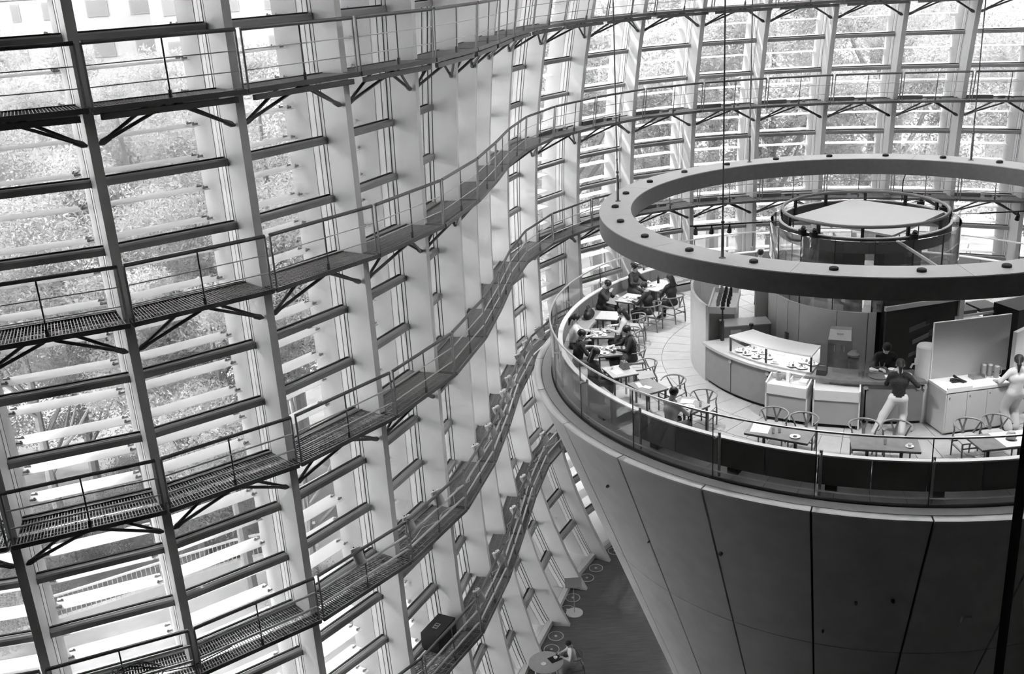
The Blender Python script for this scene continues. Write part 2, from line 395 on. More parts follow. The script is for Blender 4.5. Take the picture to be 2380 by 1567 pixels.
# floor slab of the cafe with its tiles
m_tile = mat('pale_stone_tile', .40, .42, var=.03, scale=4); m_grout = mat('tile_grout', .16, .8)
cf = empty('floor_cafe', (CX, CY, FZ)); tag(cf, 'round cafe floor of pale stone tiles on the cone', None, None, 'structure')
def FB(mb, name, m, par, **kw):
    b = Vector((CX, CY, FZ)); mb.v = [tuple(Vector(v) - b) for v in mb.v]; return mb.build(name, m, par, **kw)
mb = MB(); arc(mb, [(0.05, FZ - .1), (7.37, FZ - .1), (7.37, FZ - .012), (.05, FZ - .012)], 0, 2 * PI, 96); FB(mb, 'screed', m_grout, cf)
RT = [2.2, 2.95, 3.75, 4.67, 5.5, 6.3, 7.3]
tot = 0
for q in range(len(RT) - 1):
    n = 72 if q > 2 else 48
    for k in range(n):
        if q < 3 and not (60 < (k * 360 / n) % 360 < 300): continue
        a = k * 2 * PI / n + math.radians(3.3 if q % 2 else .8); e = .006
        mb = MB(); arc(mb, [(RT[q] + e, FZ - .015), (RT[q + 1] - e, FZ - .015), (RT[q + 1] - e, FZ), (RT[q] + e, FZ)], a + e / RT[q + 1], a + 2 * PI / n - e / RT[q + 1], 2)
        if tot < 300: FB(mb, 'tile', m_tile, cf); tot += 1
        else:
            if tot == 300: rest = MB(); tot += 1
            o = len(rest.v); rest.v += mb.v; rest.f += [tuple(o + i for i in f) for f in mb.f]; rest.m += mb.m
if tot > 300: tag(FB(rest, 'more_tiles', m_tile, cf), kind='stuff')

# ------------------------------------------------------------------ glass guard round the rim
gd = empty('glass_guard', (CX, CY, FZ)); tag(gd, 'frameless curved glass guard with slim steel top rail round the cafe rim', 'guard rail')
RG = 7.385; GH = 1.343
m_rail = mat('brushed_rail', .62, .3, .7)
for k in range(24):
    a = A0 + k * A15; e = .006 / RG
    mb = MB(); arc(mb, [(RG - .008, FZ - .01), (RG + .008, FZ - .01), (RG + .008, FZ + GH - .02), (RG - .008, FZ + GH - .02)], a + e, a + A15 - e, 8); FB(mb, 'glass_panel', m_glass, gd, smooth=20)
    mb = MB(); arc(mb, [(RG - .009, FZ), (RG + .009, FZ), (RG + .009, FZ + GH), (RG - .009, FZ + GH)], a - e * 1.2, a + e * 1.2, 1); FB(mb, 'joint_seal', m_gasket, gd)
    ap = a + math.radians(.55)
    mb = MB(); mb.cyl(pc(RG - .13, ap, FZ), pc(RG - .13, ap, FZ + .92), .028, 10); mb.cyl(pc(RG - .13, ap, FZ + .86), pc(RG - .01, ap - .003, FZ + .86), .014, 8); mb.cyl(pc(RG - .02, ap - .004, FZ + .86), pc(RG + .02, ap - .004, FZ + .86), .03, 10)
    FB(mb, 'post', m_steel2, gd, smooth=True)
mb = MB(); arc(mb, [(RG - .017, FZ + GH - .02), (RG + .017, FZ + GH - .02), (RG + .017, FZ + GH + .012), (RG - .017, FZ + GH + .012)], 0, 2 * PI, 192); FB(mb, 'top_rail', m_rail, gd, smooth=20)
mb = MB(); arc(mb, [(RG - .03, FZ + .14), (RG - .012, FZ + .14), (RG - .012, FZ + .165), (RG - .03, FZ + .165)], 0, 2 * PI, 192); FB(mb, 'lower_rail', m_rail, gd, smooth=20)
mb = MB(); arc(mb, [(RG - .02, FZ - .02), (RG + .022, FZ - .02), (RG + .022, FZ + .012), (RG - .02, FZ + .012)], 0, 2 * PI, 192); FB(mb, 'base_channel', m_gasket, gd, smooth=20)

# ------------------------------------------------------------------ curved banquette inside the guard
bq = empty('banquette', (CX, CY, FZ)); tag(bq, 'long curved charcoal upholstered banquette following the glass guard', 'bench')
m_back = mat('banquette_fabric', .15, .85, var=.012, scale=40)
for k in range(48):
    a = A0 + k * A15 / 2; e = .008 / 7
    mb = MB(); arc(mb, [(7.09, FZ + .44), (7.17, FZ + .20), (7.20, FZ + .20), (7.20, FZ + .77), (7.11, FZ + .77)], a + e, a + A15 / 2 - e, 4); FB(mb, 'back_panel', m_back, bq, smooth=20)
    mb = MB(); arc(mb, [(6.62, FZ + .36), (7.08, FZ + .36), (7.08, FZ + .44), (6.66, FZ + .445), (6.62, FZ + .42)], a + e, a + A15 / 2 - e, 4); FB(mb, 'seat_cushion', mat('banquette_seat', .30, .8, var=.02, scale=30), bq, smooth=20)
    if k % 2 == 0:
        mb = MB(); arc(mb, [(6.72, FZ), (7.06, FZ), (7.06, FZ + .36), (6.72, FZ + .36)], a + .02, a + .05, 1); FB(mb, 'leg', m_black, bq)
mb = MB(); arc(mb, [(7.10, FZ + .77), (7.215, FZ + .77), (7.215, FZ + .80), (7.10, FZ + .80)], 0, 2 * PI, 192); FB(mb, 'top_trim', m_frame, bq, smooth=20)

# ------------------------------------------------------------------ suspended ring
RCX, RCY = 8.305, 23.08; RZ = Z0 - 5.485; RTH = .434
ring = empty('suspended_ring', (RCX, RCY, RZ)); tag(ring, 'large light grey ring hanging on cables above the round cafe', 'hanging ring')
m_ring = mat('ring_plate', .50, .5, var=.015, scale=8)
m_ringside = mat('ring_side_shaded', .13, .5, var=.01, scale=8)  # darker than the top plate: shade on the sides put into the colour
def rpt(r, a, z): return Vector((r * math.cos(a), r * math.sin(a), z))
seams = [math.radians(x) for x in (178.3, 208.3, 238.6, 268.1, 298, 328, 358, 388, 418, 448, 478, 508)]
for k in range(12):
    a0 = seams[k]; a1 = seams[(k + 1) % 12] + (2 * PI if k == 11 else 0)
    if a1 < a0: a1 += 2 * PI
    e = .004 / 6
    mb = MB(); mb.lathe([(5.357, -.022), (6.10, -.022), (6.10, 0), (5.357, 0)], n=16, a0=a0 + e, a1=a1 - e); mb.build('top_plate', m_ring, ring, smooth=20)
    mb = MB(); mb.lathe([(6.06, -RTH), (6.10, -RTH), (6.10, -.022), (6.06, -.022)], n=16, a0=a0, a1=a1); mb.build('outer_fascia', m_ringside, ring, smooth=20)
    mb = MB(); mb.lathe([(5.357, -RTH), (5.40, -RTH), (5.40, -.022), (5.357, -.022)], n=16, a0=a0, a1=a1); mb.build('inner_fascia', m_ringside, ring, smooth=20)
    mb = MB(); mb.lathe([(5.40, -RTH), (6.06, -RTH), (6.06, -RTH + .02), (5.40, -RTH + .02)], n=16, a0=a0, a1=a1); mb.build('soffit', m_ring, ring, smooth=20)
spot = bpy.data.lights.new('ring_downlight', 'SPOT'); spot.energy = 55; spot.spot_size = math.radians(110); spot.spot_blend = .6; spot.shadow_soft_size = .12
for k in range(24):
    a = math.radians(5.5 + 15 * k); p = rpt(5.73, a, 0)
    mb = MB(); mb.lathe([(0.001, 0), (.085, 0), (.085, .045), (.06, .06), (.001, .06)], c=p, n=14); d = mb.build('downlight', m_gasket, ring, smooth=30)
    mb = MB(); mb.lathe([(.001, -RTH - .01), (.07, -RTH - .01), (.07, -RTH + .015), (.001, -RTH + .015)], c=p, n=12); mb.build('lens', m_white, d)
    if k % 2 == 0:
        lo = bpy.data.objects.new('ring_downlight', spot); C.objects.link(lo); lo.parent = ring; lo.location = p + Vector((0, 0, -RTH - .03))
for k in range(6):
    a = math.radians(43.2 + 60.2 * k); p = rpt(5.74, a, 0)
    mb = MB(); mb.cyl(p, p + Vector((0, 0, ZTOP - RZ)), .016, 6); cb = mb.build('cable', m_steel, ring)
    mb = MB(); mb.lathe([(.001, 0), (.075, 0), (.06, .012), (.03, .02), (.03, .62), (.02, .64), (.001, .64)], c=p, n=10)
    mb.lathe([(.001, .66), (.035, .69), (.035, .73), (.001, .76)], c=p, n=10); mb.lathe([(.001, .98), (.025, 1.0), (.025, 1.03), (.001, 1.05)], c=p, n=10)
    mb.build('turnbuckle', m_steel, cb, smooth=True)

# ------------------------------------------------------------------ central service core
m_core = mat('core_panel', .60, .55, var=.015, scale=5)
core = empty('service_core', (CX, CY, FZ)); tag(core, 'round pale service core with glazed upper drum in the middle of the cafe', 'kiosk')
def LB(mb, name, m, par=core, **kw): return mb.build(name, m, par, **kw)
def la(d): return math.radians(d)
RCW = 2.10
cuts = [-170, -157, -147, -122, -104]                # panel joints on the visible side
for a0, a1 in [(-250, -205), (-205, -170), (-170, -157), (-157, -147), (-147, -122), (-122, -104), (-104, -99)]:
    mb = MB(); mb.lathe([(RCW - .06, 0), (RCW, 0), (RCW, 1.82), (RCW - .06, 1.82)], n=6, a0=la(a0) + .004, a1=la(a1) - .004); LB(mb, 'wall_panel', m_core, smooth=20)
mb = MB(); mb.lathe([(RCW - .07, 0), (RCW - .05, 0), (RCW - .05, 1.80), (RCW - .07, 1.80)], n=30, a0=la(-250), a1=la(-99)); LB(mb, 'joint_backing', m_gasket)
mb = MB(); p = rpt(RCW, la(-156.6), .95); mb.box(p - Vector((.05, .05, .09)), p + Vector((.05, .05, .09))); LB(mb, 'door_lock', m_steel)
# door leaf standing open on the left
for k in range(16):
    a0 = -170 + 22.5 * k
    mb = MB(); mb.lathe([(RCW - .01, 1.84), (RCW + .006, 1.84), (RCW + .006, 3.42), (RCW - .01, 3.42)], n=4, a0=la(a0) + .003, a1=la(a0 + 22.5) - .003); LB(mb, 'drum_glass', m_drum, smooth=20)
    mb = MB(); mb.lathe([(RCW - .014, 1.84), (RCW + .010, 1.84), (RCW + .010, 3.42), (RCW - .014, 3.42)], n=1, a0=la(a0) - .0035, a1=la(a0) + .0035); LB(mb, 'glass_seam', m_gasket)
mb = MB(); mb.lathe([(1.86, 3.10), (1.90, 3.10), (1.90, 3.43), (1.86, 3.43)], n=64, a0=0, a1=2 * PI); LB(mb, 'dark_band', mat('band_charcoal', .09, .6), smooth=20)
mb = MB(); mb.lathe([(1.86, 3.43), (1.915, 3.43), (1.915, 3.455), (1.86, 3.455)], n=64, a0=0, a1=2 * PI); LB(mb, 'band_trim', m_frame, smooth=20)
mb = MB(); mb.tube([rpt(1.83, 2 * PI * k / 48, 3.675) for k in range(48)], .038, 8, closed=True); LB(mb, 'pipe_ring', mat('grey_pipe', .22, .45, .3), smooth=True)
for k in range(12):
    a = la(10 + 30 * k); mb = MB(); mb.bar(rpt(1.85, a, 3.2), rpt(1.85, a, 3.65), .07, .05, up=(math.cos(a), math.sin(a), 0)); LB(mb, 'pipe_bracket', m_black)
for a in (-150, -141, 8, 30, -78):
    p = rpt(1.98, la(a), 3.38); mb = MB(); mb.cyl(p, p + Vector((0, 0, .14)), .09, 10); mb.cyl(p + Vector((0, 0, .14)), p + Vector((.02, -.03, .2)), .05, 10); LB(mb, 'drum_spotlight', m_black, smooth=True)
# stretched square canopy panel
q = [(6.80, 23.62, 3.47), (8.68, 25.02, 3.47), (10.22, 23.15, 3.47), (8.32, 21.35, 3.47)]
q = [Vector((x - CX, y - CY, z)) for x, y, z in q]
mb = MB(); mb.quad_prism([v + Vector((0, 0, -.05)) for v in q], q); LB(mb, 'canopy_panel', mat('canopy_white', .60, .6), smooth=False)
mb = MB(); mb.bar(Vector((8.32 - CX, 21.35 - CY, 3.42)), Vector((9.35 - CX, 20.0 - CY, 2.72)), .05, .05); LB(mb, 'stay_rod', m_frame)
for a, L0, ll in ((-171, 2.2, 2.3), (-14, 2.05, 2.4)):
    d = Vector((math.cos(la(a)), math.sin(la(a)), 0)); p0 = d * L0 + Vector((0, 0, 3.56)); p1 = d * (L0 + ll * .2) + Vector((0, 0, 3.56)); p2 = d * (L0 + ll) + Vector((0, 0, 3.56))
    if a < -100: d1 = Vector((-1, .02, 0)); p0 = Vector((-2.1, -.35, 3.58)); p1 = p0 + d1 * .35; p2 = p0 + d1 * 2.0
    else: d1 = Vector((1, -.06, 0)); p0 = Vector((1.95, -.5, 3.52)); p1 = p0 + d1 * .5; p2 = p0 + d1 * 2.4
    mb = MB(); mb.cyl(p0, p1, .008, 6); mb.bar(p1, p2, .035, .03); rod = LB(mb, 'track_rail', m_black)
    for s in (.45, .7, .92):
        p = p1.lerp(p2, s); mb = MB(); mb.cyl(p, p - Vector((0, 0, .09)), .02, 8); mb.cyl(p - Vector((0, .02, .08)), p - Vector((.0, -.03, .2)), .04, 10, r2=.055); mb.build('track_spotlight', m_black, rod, smooth=True)
# things inside the drum: shelving, a back wall and hanging spots, seen through the glass
for (x0, y0, x1, y1, z0, z1, m) in ((-1.2, .6, .3, .75, 0, 2.75, mat('inside_grey', .3, .7)), (.45, -1.55, .6, .4, 0, 2.9, mat('inside_dark', .06, .7)), (-.1, -1.3, .05, -1.15, 0, 3.1, m_black), (.9, .2, 1.5, .9, 0, 2.6, mat('inside_grey', .3, .7)), (-1.6, -.4, -1.2, .2, 0, 2.3, m_white), (-.9, -.9, -.45, -.5, 0, 2.4, mat('inside_grey', .3, .7))):
    mb = MB(); mb.box((x0, y0, z0), (x1, y1, z1)); LB(mb, 'inner_cabinet', m)

# ------------------------------------------------------------------ tall curved partition and counter
m_cfront = mat('counter_front', .23, .5, var=.012, scale=6); m_ctop = mat('counter_top_stone', .40, .3, var=.02, scale=10); m_part = mat('partition_pale', .52, .55, var=.015, scale=5)
part = empty('curved_partition', (CX, CY, FZ)); tag(part, 'tall pale curved partition standing at the left end of the counter', 'partition')
for a0, a1 in ((135, 152), (152, 164), (164, 179), (179, 193.6)):
    mb = MB(); mb.lathe([(3.90, 0), (3.96, 0), (3.96, 1.85), (3.90, 1.85)], n=6, a0=la(a0) + .002, a1=la(a1) - .002); mb.build('panel', m_part, part, smooth=20)
counter = empty('cafe_counter', (CX, CY, FZ)); tag(counter, 'long curved grey cafe counter with a pale stone top', 'counter')
for k in range(6):
    a0 = -166.4 + 15 * k; a1 = a0 + 15 if k < 5 else -90.5
    if k == 5: a0 = -91.4 - .6; a1 = -89.6
    mb = MB(); mb.lathe([(3.90, .08), (3.96, .08), (3.96, .93), (3.90, .93)], n=6, a0=la(a0) + .004, a1=la(a1) - .004); fp_ = mb.build('front_panel', m_cfront, counter, smooth=20)
    p = rpt(3.965, la(a1), .84); n = Vector((math.cos(la(a1)), math.sin(la(a1)), 0))
    mb = MB(); mb.cyl(p, p + n * .03, .05, 14); mb.build('round_boss', m_ctop, fp_, smooth=True)
mb = MB(); mb.lathe([(3.5, .0), (3.89, .0), (3.89, .93), (3.5, .93)], n=24, a0=la(-166.3), a1=la(-89.6)); mb.build('carcass', m_gasket, counter)
mb = MB(); mb.lathe([(3.38, .93), (4.05, .93), (4.05, .99), (3.38, .99)], n=16, a0=la(-166.3), a1=la(-124)); mb.build('top_slab', m_ctop, counter, smooth=20)
mb = MB(); mb.lathe([(3.38, .93), (4.05, .93), (4.05, .99), (3.38, .99)], n=16, a0=la(-124), a1=la(-89.6)); mb.build('top_slab', mat('counter_top_dark', .16, .2, var=.02, scale=8), counter, smooth=20)
# display case with cakes
case = empty('display_case', (CX, CY, FZ + .99)); tag(case, 'curved glass cake display case with a bright white lid on the counter', 'display case')
ca0, ca1 = -153.4, -122.6
mb = MB(); mb.lathe([(3.22, .37), (3.90, .37), (3.90, .405), (3.22, .405)], n=14, a0=la(ca0), a1=la(ca1)); mb.build('lid', mat('lid_white', .82, .35), case, smooth=20)
mb = MB(); mb.lathe([(3.25, 0), (3.90, 0), (3.90, .035), (3.25, .035)], n=14, a0=la(ca0), a1=la(ca1)); mb.build('base', m_rail, case, smooth=20)
for a0, a1 in ((ca0, -138), (-138, ca1)):
    mb = MB(); mb.lathe([(3.865, .035), (3.875, .035), (3.875, .37), (3.865, .37)], n=7, a0=la(a0), a1=la(a1)); mb.build('front_glass', m_glass, case, smooth=20)
mb = MB(); mb.lathe([(3.255, .035), (3.265, .035), (3.265, .37), (3.255, .37)], n=14, a0=la(ca0), a1=la(ca1)); mb.build('back_panel', m_white, case, smooth=20)
for a in (ca0 + .25, -138, ca1 - .25):
    mb = MB(); mb.lathe([(3.85, .035), (3.885, .035), (3.885, .37), (3.85, .37)], n=1, a0=la(a - .28), a1=la(a + .28)); mb.build('front_post', m_black, case)
    mb = MB(); mb.lathe([(3.23, .035), (3.25, .035), (3.25, .37), (3.23, .37)], n=1, a0=la(a - .2), a1=la(a + .2)); mb.build('back_post', m_black, case)
mb = MB(); mb.lathe([(3.26, .035), (3.86, .035), (3.86, .37), (3.26, .37)], n=1, a0=la(ca1) - .004, a1=la(ca1)); mb.build('end_glass', m_glass, case)
cl_ = bpy.data.lights.new('case_lamp', 'POINT'); cl_.energy = .7; cl_.shadow_soft_size = .04
for a in (-149, -142, -133, -126):
    lo = bpy.data.objects.new('case_lamp', cl_); C.objects.link(lo); lo.parent = case; lo.location = rpt(3.6, la(a), .33)
m_plate = mat('white_china', .85, .25); m_cake = mat('cake_brown', .14, .7, var=.05, scale=30); m_cream = mat('cake_cream', .75, .6)
pi_ = 0; PLN = 0; ORD = ['first', 'second', 'third', 'fourth', 'fifth', 'sixth', 'seventh', 'eighth', 'ninth', 'tenth', 'eleventh', 'twelfth']
for a, r, kind in ((-151, 3.70, 0), (-148.6, 3.45, 0), (-147.2, 3.72, 0), (-144.2, 3.45, 0), (-143.2, 3.73, 0), (-139.9, 3.60, 0), (-135.8, 3.7, 1), (-132.9, 3.48, 1), (-129.9, 3.72, 0), (-127.6, 3.42, 0), (-126.3, 3.74, 0), (-124.4, 3.45, 0)):
    p = pc(r, la(a), FZ + .99 + .035)
    pl = empty('cake_plate', p); tag(pl, ('small round white plate of cakes' if kind == 0 else 'square pale cake board') + ' in the glass display case, ' + ORD[PLN] + ' from its left end', 'plate', 'cake plates in the display case'); PLN += 1
    if kind == 0:
        mb = MB(); mb.lathe([(.001, 0), (.06, 0), (.12, .02), (.12, .026), (.06, .01), (.001, .01)], n=14); mb.build('plate', m_plate, pl, smooth=30)
        for j in range(3):
            t = 2.1 * j + pi_; c = (.055 * math.cos(t), .055 * math.sin(t), .012)
            mb = MB(); mb.lathe([(.001, 0), (.03, 0), (.03, .035), (.02, .045), (.001, .045)], c=c, n=8); ck = mb.build('cake', m_cream if j else m_cake, pl, smooth=30)
            mb = MB(); mb.lathe([(.001, .045), (.012, .045), (.012, .06), (.001, .066)], c=c, n=6); mb.build('topping', m_cake, ck, smooth=True)
    else:
        mb = MB(); mb.box((-.12, -.09, 0), (.12, .09, .015)); mb.build('plate', m_cream, pl)
        mb = MB(); mb.box((-.08, -.05, .015), (.08, .05, .05)); mb.build('cake', m_plate, pl)
    pl.rotation_euler.z = pi_; pi_ += .7
# ------------------------------------------------------------------ people: one skin per figure, polygonised from blended limbs
import numpy as np
def surface_net(fn, lo, hi, cell):
    lo = np.array(lo, float); n = np.maximum(4, np.ceil((np.array(hi) - lo) / cell).astype(int) + 1)
    ax = [lo[k] + cell * np.arange(n[k]) for k in range(3)]
    G = np.stack(np.meshgrid(*ax, indexing='ij'), -1)
    F = fn(G.reshape(-1, 3)).reshape(n)
    S = F < 0
    idx = -np.ones(n - 1, int)
    corner = [S[i:n[0] - 1 + i, j:n[1] - 1 + j, k:n[2] - 1 + k] for i in (0, 1) for j in (0, 1) for k in (0, 1)]
    cnt = sum(c.astype(int) for c in corner); act = (cnt > 0) & (cnt < 8)
    cells = np.argwhere(act); idx[act] = np.arange(len(cells))
    acc = np.zeros((len(cells), 3)); num = np.zeros(len(cells))
    offs = [(i, j, k) for i in (0, 1) for j in (0, 1) for k in (0, 1)]
    for a in range(8):
        for b in range(a + 1, 8):
            oa, ob = np.array(offs[a]), np.array(offs[b])
            if np.abs(oa - ob).sum() != 1: continue
            ia = cells + oa; ib = cells + ob
            fa = F[tuple(ia.T)]; fb = F[tuple(ib.T)]; m = (fa < 0) != (fb < 0)
            t = np.where(m, fa / np.where(m, fa - fb, 1), 0)
            acc += np.where(m[:, None], ia + t[:, None] * (ob - oa), 0); num += m
    V = lo + cell * (acc / num[:, None])
    quads = []
    for ax_ in range(3):
        o = [0, 0, 0]; o[ax_] = 1
        A = S[:n[0] - o[0], :n[1] - o[1], :n[2] - o[2]]; Bq = S[o[0]:, o[1]:, o[2]:]
        e = np.argwhere(A != Bq)
        u, v = [k for k in range(3) if k != ax_]
        ok = (e[:, u] > 0) & (e[:, v] > 0) & (e[:, u] < n[u] - 1) & (e[:, v] < n[v] - 1); e = e[ok]
        flip = A[tuple(e.T)]
        def at(du, dv):
            c = e.copy(); c[:, u] += du; c[:, v] += dv; return idx[tuple(c.T)]
        q = np.stack([at(-1, -1), at(0, -1), at(0, 0), at(-1, 0)], 1)
        if ax_ == 1: q = q[:, ::-1]
        q = np.where(flip[:, None], q, q[:, ::-1])
        quads.append(q)
    return V, np.concatenate(quads)
def cap_d(P, a, b, ra, rb, sx=None):
    a = np.array(a, float); b = np.array(b, float); ab = b - a; L = ab @ ab
    t = np.clip(((P - a) @ ab) / max(L, 1e-9), 0, 1)
    D = P - (a + t[:, None] * ab)
    if sx is not None: D = D @ sx
    return np.linalg.norm(D, axis=1) - (ra + (rb - ra) * t)
def blend(ds, k):
    out = ds[0]
    for d in ds[1:]:
        h = np.clip(.5 + .5 * (out - d) / k, 0, 1); out = out * (1 - h) + d * h - k * h * (1 - h)
    return out
def ik(a, t, l1, l2, hint):
    a = Vector(a); t = Vector(t); d = t - a; L = min(d.length, (l1 + l2) * .995); d.normalize()
    x = (L * L + l1 * l1 - l2 * l2) / (2 * L); h = math.sqrt(max(0, l1 * l1 - x * x))
    hv = Vector(hint); hv = hv - d * hv.dot(d); hv.normalize()
    return a + d * x + hv * h, a + d * L
HUE = {}
def tone(g, rough=.8): return mat('cloth_%03d' % int(g * 1000), g, rough, var=.012, scale=50)
def person(label, loc, rz, seat=None, lean=.1, turn=0., nod=.25, hands=((-.16, .36, .78), (.16, .36, .78)), feet=((-.1, .38, 0), (.1, .38, 0)),
           top=.03, bottom=.05, shoe=.02, hair=.015, sleeve='long', style='short', collar=False, skirt=False, group=None, H=1.0, loose=0.0):
    root = empty('person', loc, rz); tag(root, label, 'person', group)
    hip = Vector((0, 0, (seat + .10) if seat else .86 * H)); 
    up = Vector((0, math.sin(lean), math.cos(lean)))
    chest = hip + up * .30; sh = hip + up * .45; neck = hip + up * .52; head = neck + Vector((0, math.sin(lean + nod * .6) * .13, math.cos(lean + nod * .6) * .135))
    ct, st = math.cos(turn), math.sin(turn)
    fwd = Vector((-st * math.cos(nod + lean), ct * math.cos(nod + lean), -math.sin(nod + lean))); rt = Vector((ct, st, 0)); hup = rt.cross(fwd)
    bones = []                                            # a, b, ra, rb, region
    bones += [(hip + Vector((-.07, 0, -.02)), hip + Vector((.07, 0, -.02)), .115, .115, 'b'), (hip + up * .09, hip + up * .16, .122, .115, 't'), (hip + up * .16, chest, .118, .135, 't'),
              (chest + Vector((-.06, 0, 0)), chest + Vector((.06, 0, 0)), .12, .12, 't'), (sh + Vector((-.11, 0, 0)), sh + Vector((.11, 0, 0)), .075, .075, 't'),
              (sh, neck + up * .05, .055, .048, 's')]
    hm = []
    for s, tgt in ((-1, hands[0]), (1, hands[1])):
        a = sh + Vector((s * .165, 0, -.01)); el, wr = ik(a, tgt, .265, .235, (s * .7, -.5, -.6))
        bones += [(a, el, .058, .045, 't'), (el, wr, .043, .03, 't' if sleeve == 'long' else 's')]
        hm.append((el, wr, s))
    for s, tgt in ((-1, feet[0]), (1, feet[1])):
        a = hip + Vector((s * .085, 0, -.03)); ft = Vector(tgt) + Vector((0, 0, .075)); kn, an = ik(a, ft, .42 * H, .41 * H, (s * .15, 1, .25))
        bones += [(a, kn, .092 + loose * .3, .062 + loose, 'b'), (kn, an, .060 + loose, .042 + loose * 1.4, 'b')]
        fd = Vector((0, 1, 0)) if seat else Vector((s * .1, 1, 0)).normalized()
        bones += [(an + Vector((0, 0, -.035)), Vector((an.x, an.y, tgt[2] + .035)) + fd * .15, .042, .032, 'f')]
    if skirt: bones += [(hip + Vector((0, .05, -.05)), hip + Vector((0, .36, -.10)), .17, .19, 'b'), (hip + Vector((0, .36, -.1)), hip + Vector((0, .40, -.32)), .17, .15, 'b')]
    allp = np.array([list(x[0]) for x in bones] + [list(x[1]) for x in bones])
    def fbody(P): return blend([cap_d(P, *b[:4]) for b in bones], .035)
    V, Q = surface_net(fbody, allp.min(0) - .22, allp.max(0) + .22, .024)
    reg = np.argmin(np.stack([cap_d(V, *b[:4]) for b in bones]), 0); names = [b[4] for b in bones]
    slot = {'t': 0, 'b': 1, 's': 2, 'f': 3}
    vm = np.array([slot[names[k]] for k in reg]); fm = np.array([np.bincount(vm[q], minlength=4).argmax() for q in Q])
    VV = [V]; QQ = [Q]; FM = [fm]; off = len(V)
    # head with brow, nose, chin and ears
    R = np.array([list(rt), list(fwd), list(hup)]); hc = np.array(list(head))
    def fhead(P):
        L = (P - hc) @ R.T
        sk = np.linalg.norm((L - [0, -.012, .03]) / [.076, .095, .092], axis=1) - 1
        d = sk * .085
        jaw = cap_d(L, (0, .03, -.045), (0, .055, -.075), .055, .036)
        nose = cap_d(L, (0, .085, .015), (0, .104, -.018), .012, .016)
        ear = np.minimum(cap_d(L, (-.078, -.01, .01), (-.080, -.012, -.02), .014, .01), cap_d(L, (.078, -.01, .01), (.080, -.012, -.02), .014, .01))
        nk = cap_d(L, (0, -.02, -.05), (0, -.03, -.13), .048, .05)
        lips = cap_d(L, (-.018, .084, -.048), (.018, .084, -.048), .008, .008)
        eye = np.minimum(np.linalg.norm(L - [-.03, .092, .02], axis=1), np.linalg.norm(L - [.03, .092, .02], axis=1)) - .017
        b = blend([d, jaw, nk, nose, ear, lips], .018)
        return np.maximum(b, -eye)
    V, Q = surface_net(fhead, hc - .19, hc + .17, .011)
    L = (V - hc) @ R.T
    ey = (np.minimum(np.linalg.norm((L - [-.03, .082, .02]) / [1, 1, .6], axis=1), np.linalg.norm((L - [.03, .082, .02]) / [1, 1, .6], axis=1)) < .014) | ((np.abs(L[:, 0]) < .02) & (np.abs(L[:, 2] + .048) < .006) & (L[:, 1] > .08))
    vm = np.where(ey, 4, 2); VV.append(V); QQ.append(Q + off); FM.append(np.array([np.bincount(vm[q], minlength=5).argmax() for q in Q])); off += len(V)
    # hands: palm, four unequal bent fingers and a thumb
    for el, wr, s in hm:
        d = (wr - el).normalized(); side = d.cross(Vector((0, 0, 1)))
        if side.length < .1: side = Vector((1, 0, 0))
        side.normalize(); dn = side.cross(d) * -1
        if dn.z > 0: dn = -dn
        pc_ = wr + d * .05; hb = [(wr - d * .01, pc_, .026, .03)]
        for k, (ln, o) in enumerate(((.065, -.03), (.078, -.01), (.072, .011), (.056, .03))):
            b0 = wr + d * .08 + side * o * .9; b1 = b0 + d * ln * .55 + dn * ln * .18; b2 = b1 + d * ln * .3 + dn * ln * .42
            hb += [(wr + d * .03 + side * o * .6, b0, .014, .0115), (b0, b1, .0105, .0095), (b1, b2, .0095, .008)]
        th0 = wr + d * .025 + side * (-.03 * s); th1 = th0 + d * .04 + side * (-.028 * s) + dn * .012; th2 = th1 + d * .03 + dn * .014
        hb += [(th0, th1, .015, .011), (th1, th2, .011, .009)]
        ap = np.array([list(x[0]) for x in hb] + [list(x[1]) for x in hb])
        V, Q = surface_net(lambda P: blend([cap_d(P, *b) for b in hb], .006), ap.min(0) - .04, ap.max(0) + .04, .0085)
        VV.append(V); QQ.append(Q + off); FM.append(np.full(len(Q), 2)); off += len(V)
    me = bpy.data.meshes.new('body'); V = np.concatenate(VV); Q = np.concatenate(QQ)
    me.from_pydata(V.tolist(), [], Q.tolist())
    for m in (tone(top), tone(bottom), m_skin, tone(shoe, .5), mat('eye_dark', .05, .4)): me.materials.append(m)
    me.polygons.foreach_set('material_index', np.concatenate(FM).astype(int).tolist()); me.polygons.foreach_set('use_smooth', [True] * len(Q)); me.update()
    o = bpy.data.objects.new('body', me); C.objects.link(o); o.parent = root
    # hair
    def fhair(P):
        L = (P - hc) @ R.T
        cap = (np.linalg.norm((L - [0, -.018, .042]) / [.089, .107, .098], axis=1) - 1) * .09
        face = (np.linalg.norm((L - [0, .10, -.03]) / [.07, .09, .095], axis=1) - 1) * .08
        low = -(L[:, 2] + (.045 if style != 'bob' else .10)) * -1
        cap = np.maximum(np.maximum(cap, -face), -(L[:, 2] + np.where(L[:, 1] < .0, .085, .05) + (0 if style != 'bob' else .05)))
        if style == 'tail':
            t = blend([cap, cap_d(L, (0, -.115, .03), (0, -.15, -.05), .035, .04), cap_d(L, (0, -.15, -.05), (0, -.13, -.20), .04, .018)], .02); return t
        if style == 'bun': return blend([cap, cap_d(L, (0, -.12, .04), (0, -.13, .04), .045, .045)], .015)
        if style == 'long': return blend([cap, cap_d(L, (-.04, -.07, -.02), (-.05, -.085, -.2), .05, .045), cap_d(L, (.04, -.07, -.02), (.05, -.085, -.2), .05, .045)], .03)
        return cap
    V, Q = surface_net(fhair, hc - .30, hc + .22, .0135)
